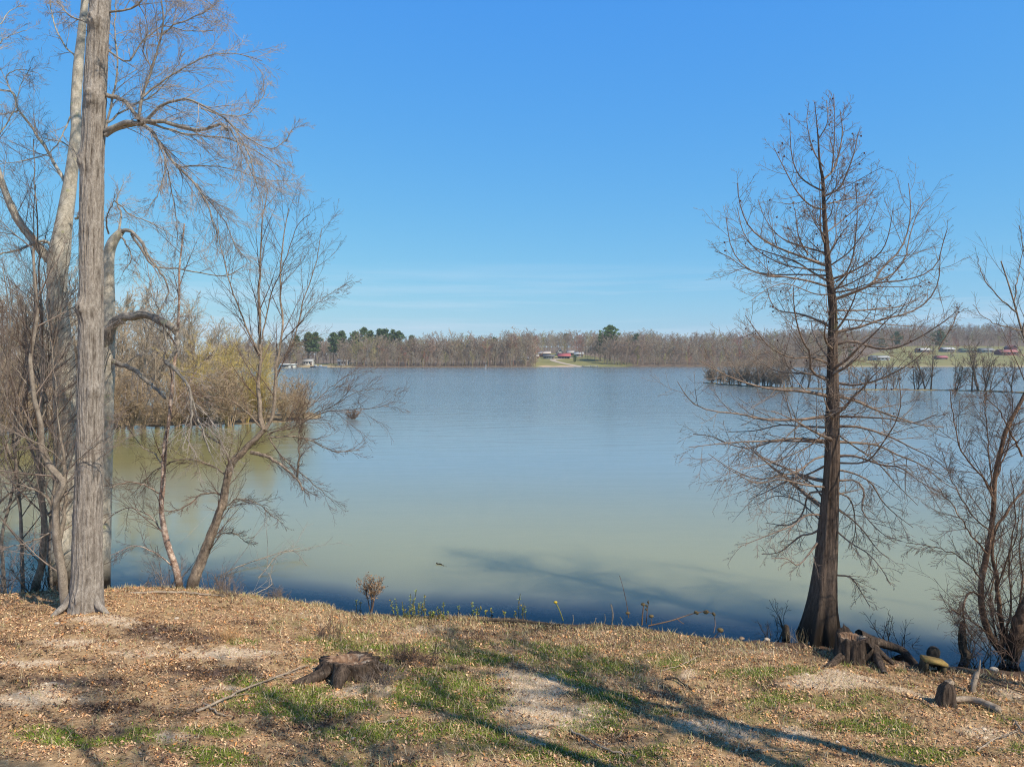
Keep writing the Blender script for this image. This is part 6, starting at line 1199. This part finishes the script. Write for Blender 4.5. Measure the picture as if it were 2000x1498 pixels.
T = (i + np.array([[0, 1, 4], [1, 2, 4], [2, 3, 4], [3, 0, 4]])[None]).reshape(-1, 3); C = np.repeat(pp_[rr.integers(0, 6, n)] * rr.uniform(.8, 1.15, (n, 1)), 4, 0)
g = Geo(); g.add(V, T=T, c=C); tag(g.build('gravel', M['col']), 'pale tan gravel lying in patches on the bank', kind='stuff')
def blades(n, seed, f, h0, h1, cols, wd=.003, lean=.5, back=.02):
    X, Y, z, s, gg, d, rr = scatter(n, seed, f, back=back); n = len(X); a = rr.uniform(0, 6.28, n); h = rr.uniform(h0, h1, n); t = rr.uniform(.1, lean, n) * h; b = rr.uniform(0, 6.28, n)
    w = np.stack([np.cos(a), np.sin(a), 0 * a], -1) * wd * (1 + h[:, None] * 4); o = np.stack([X, Y, z - .003], -1); m_ = o + np.stack([np.cos(b) * t * .4, np.sin(b) * t * .4, h * .6], -1); e = o + np.stack([np.cos(b) * t, np.sin(b) * t, h], -1)
    V = np.stack([o - w, o + w, m_ + w * .8, m_ - w * .8, e], 1).reshape(-1, 3); i = np.arange(n)[:, None] * 5; c = cols[rr.integers(0, len(cols), n)] * rr.uniform(.7, 1.25, (n, 1))
    g = Geo(); g.add(V, Q=i + [[0, 1, 2, 3]], T=i + [[3, 2, 4]], c=c); return g
gc = np.array([(.19, .33, .02), (.26, .38, .03), (.14, .26, .02), (.34, .38, .08), (.40, .36, .14)])
tag(blades(700000, 3, lambda X, Y, s, g, d: np.clip((g - .22) * 1.6, 0, .95), .010, .038, gc, .0045, 1.2).build('grass', M['col']), 'short green grass and clover in patches', kind='stuff')
sc_ = np.array([(.62, .50, .30), (.70, .58, .38), (.50, .38, .22), (.42, .33, .16), (.40, .40, .16)])
def shore_band(X, Y, s, g, d):
    q = shoreY(X) - Y; px = X / Y * F + CX; return np.clip(np.exp(-q / .6) * np.interp(px, [0, 350, 600, 700, 1450, 1560, 2000], [.15, .3, .6, .9, .8, .25, .15]), 0, 1) + (.03 + .06 * np.clip((px - 450) / 300, 0, 1)) * (1 - .8 * d) + .15 * g
tag(blades(420000, 4, shore_band, .03, .12, sc_, .003, 1.4, .0).build('dry_grass', M['col']), 'straw coloured dry grass along the bank edge', kind='stuff')
X, Y, z, s, gg, d, rr = scatter(9000, 5, lambda X, Y, s, g, d: .28 + 0 * X); n = len(X); a = rr.uniform(0, 6.28, n); L_ = rr.uniform(.04, .22, n); P = np.stack([X, Y, z + .015], -1); dv = np.stack([np.cos(a), np.sin(a), rr.normal(0, .12, n)], -1)
g = Geo(); g.tube(np.stack([P, P + dv * L_[:, None] * .5 + rr.normal(0, .006, (n, 3)), P + dv * L_[:, None]], 1), np.tile([.004, .0035, .002], (n, 1)), 3, None)
g.C = [np.repeat(lp[rr.integers(3, 12, n)] * 1.1, 6, 0)]; tag(g.build('twig_debris', M['col']), 'small broken twigs strewn over the bank', kind='stuff')

# thin spring air over the lake: far things pale a little
hzm = bpy.data.materials.new('haze_air'); hzm.use_nodes = True; n = hzm.node_tree; n.nodes.clear(); o_ = n.nodes.new('ShaderNodeOutputMaterial'); pv = n.nodes.new('ShaderNodeVolumePrincipled')
pv.inputs['Color'].default_value = (.78, .87, 1, 1); pv.inputs['Density'].default_value = .00022; pv.inputs['Anisotropy'].default_value = .0; n.links.new(pv.outputs[0], o_.inputs['Volume'])
g = Geo(); box(g, (0, 800, 40), (3400, 1900, 90)); tag(g.build('haze', hzm), 'thin pale air over the lake', kind='stuff')
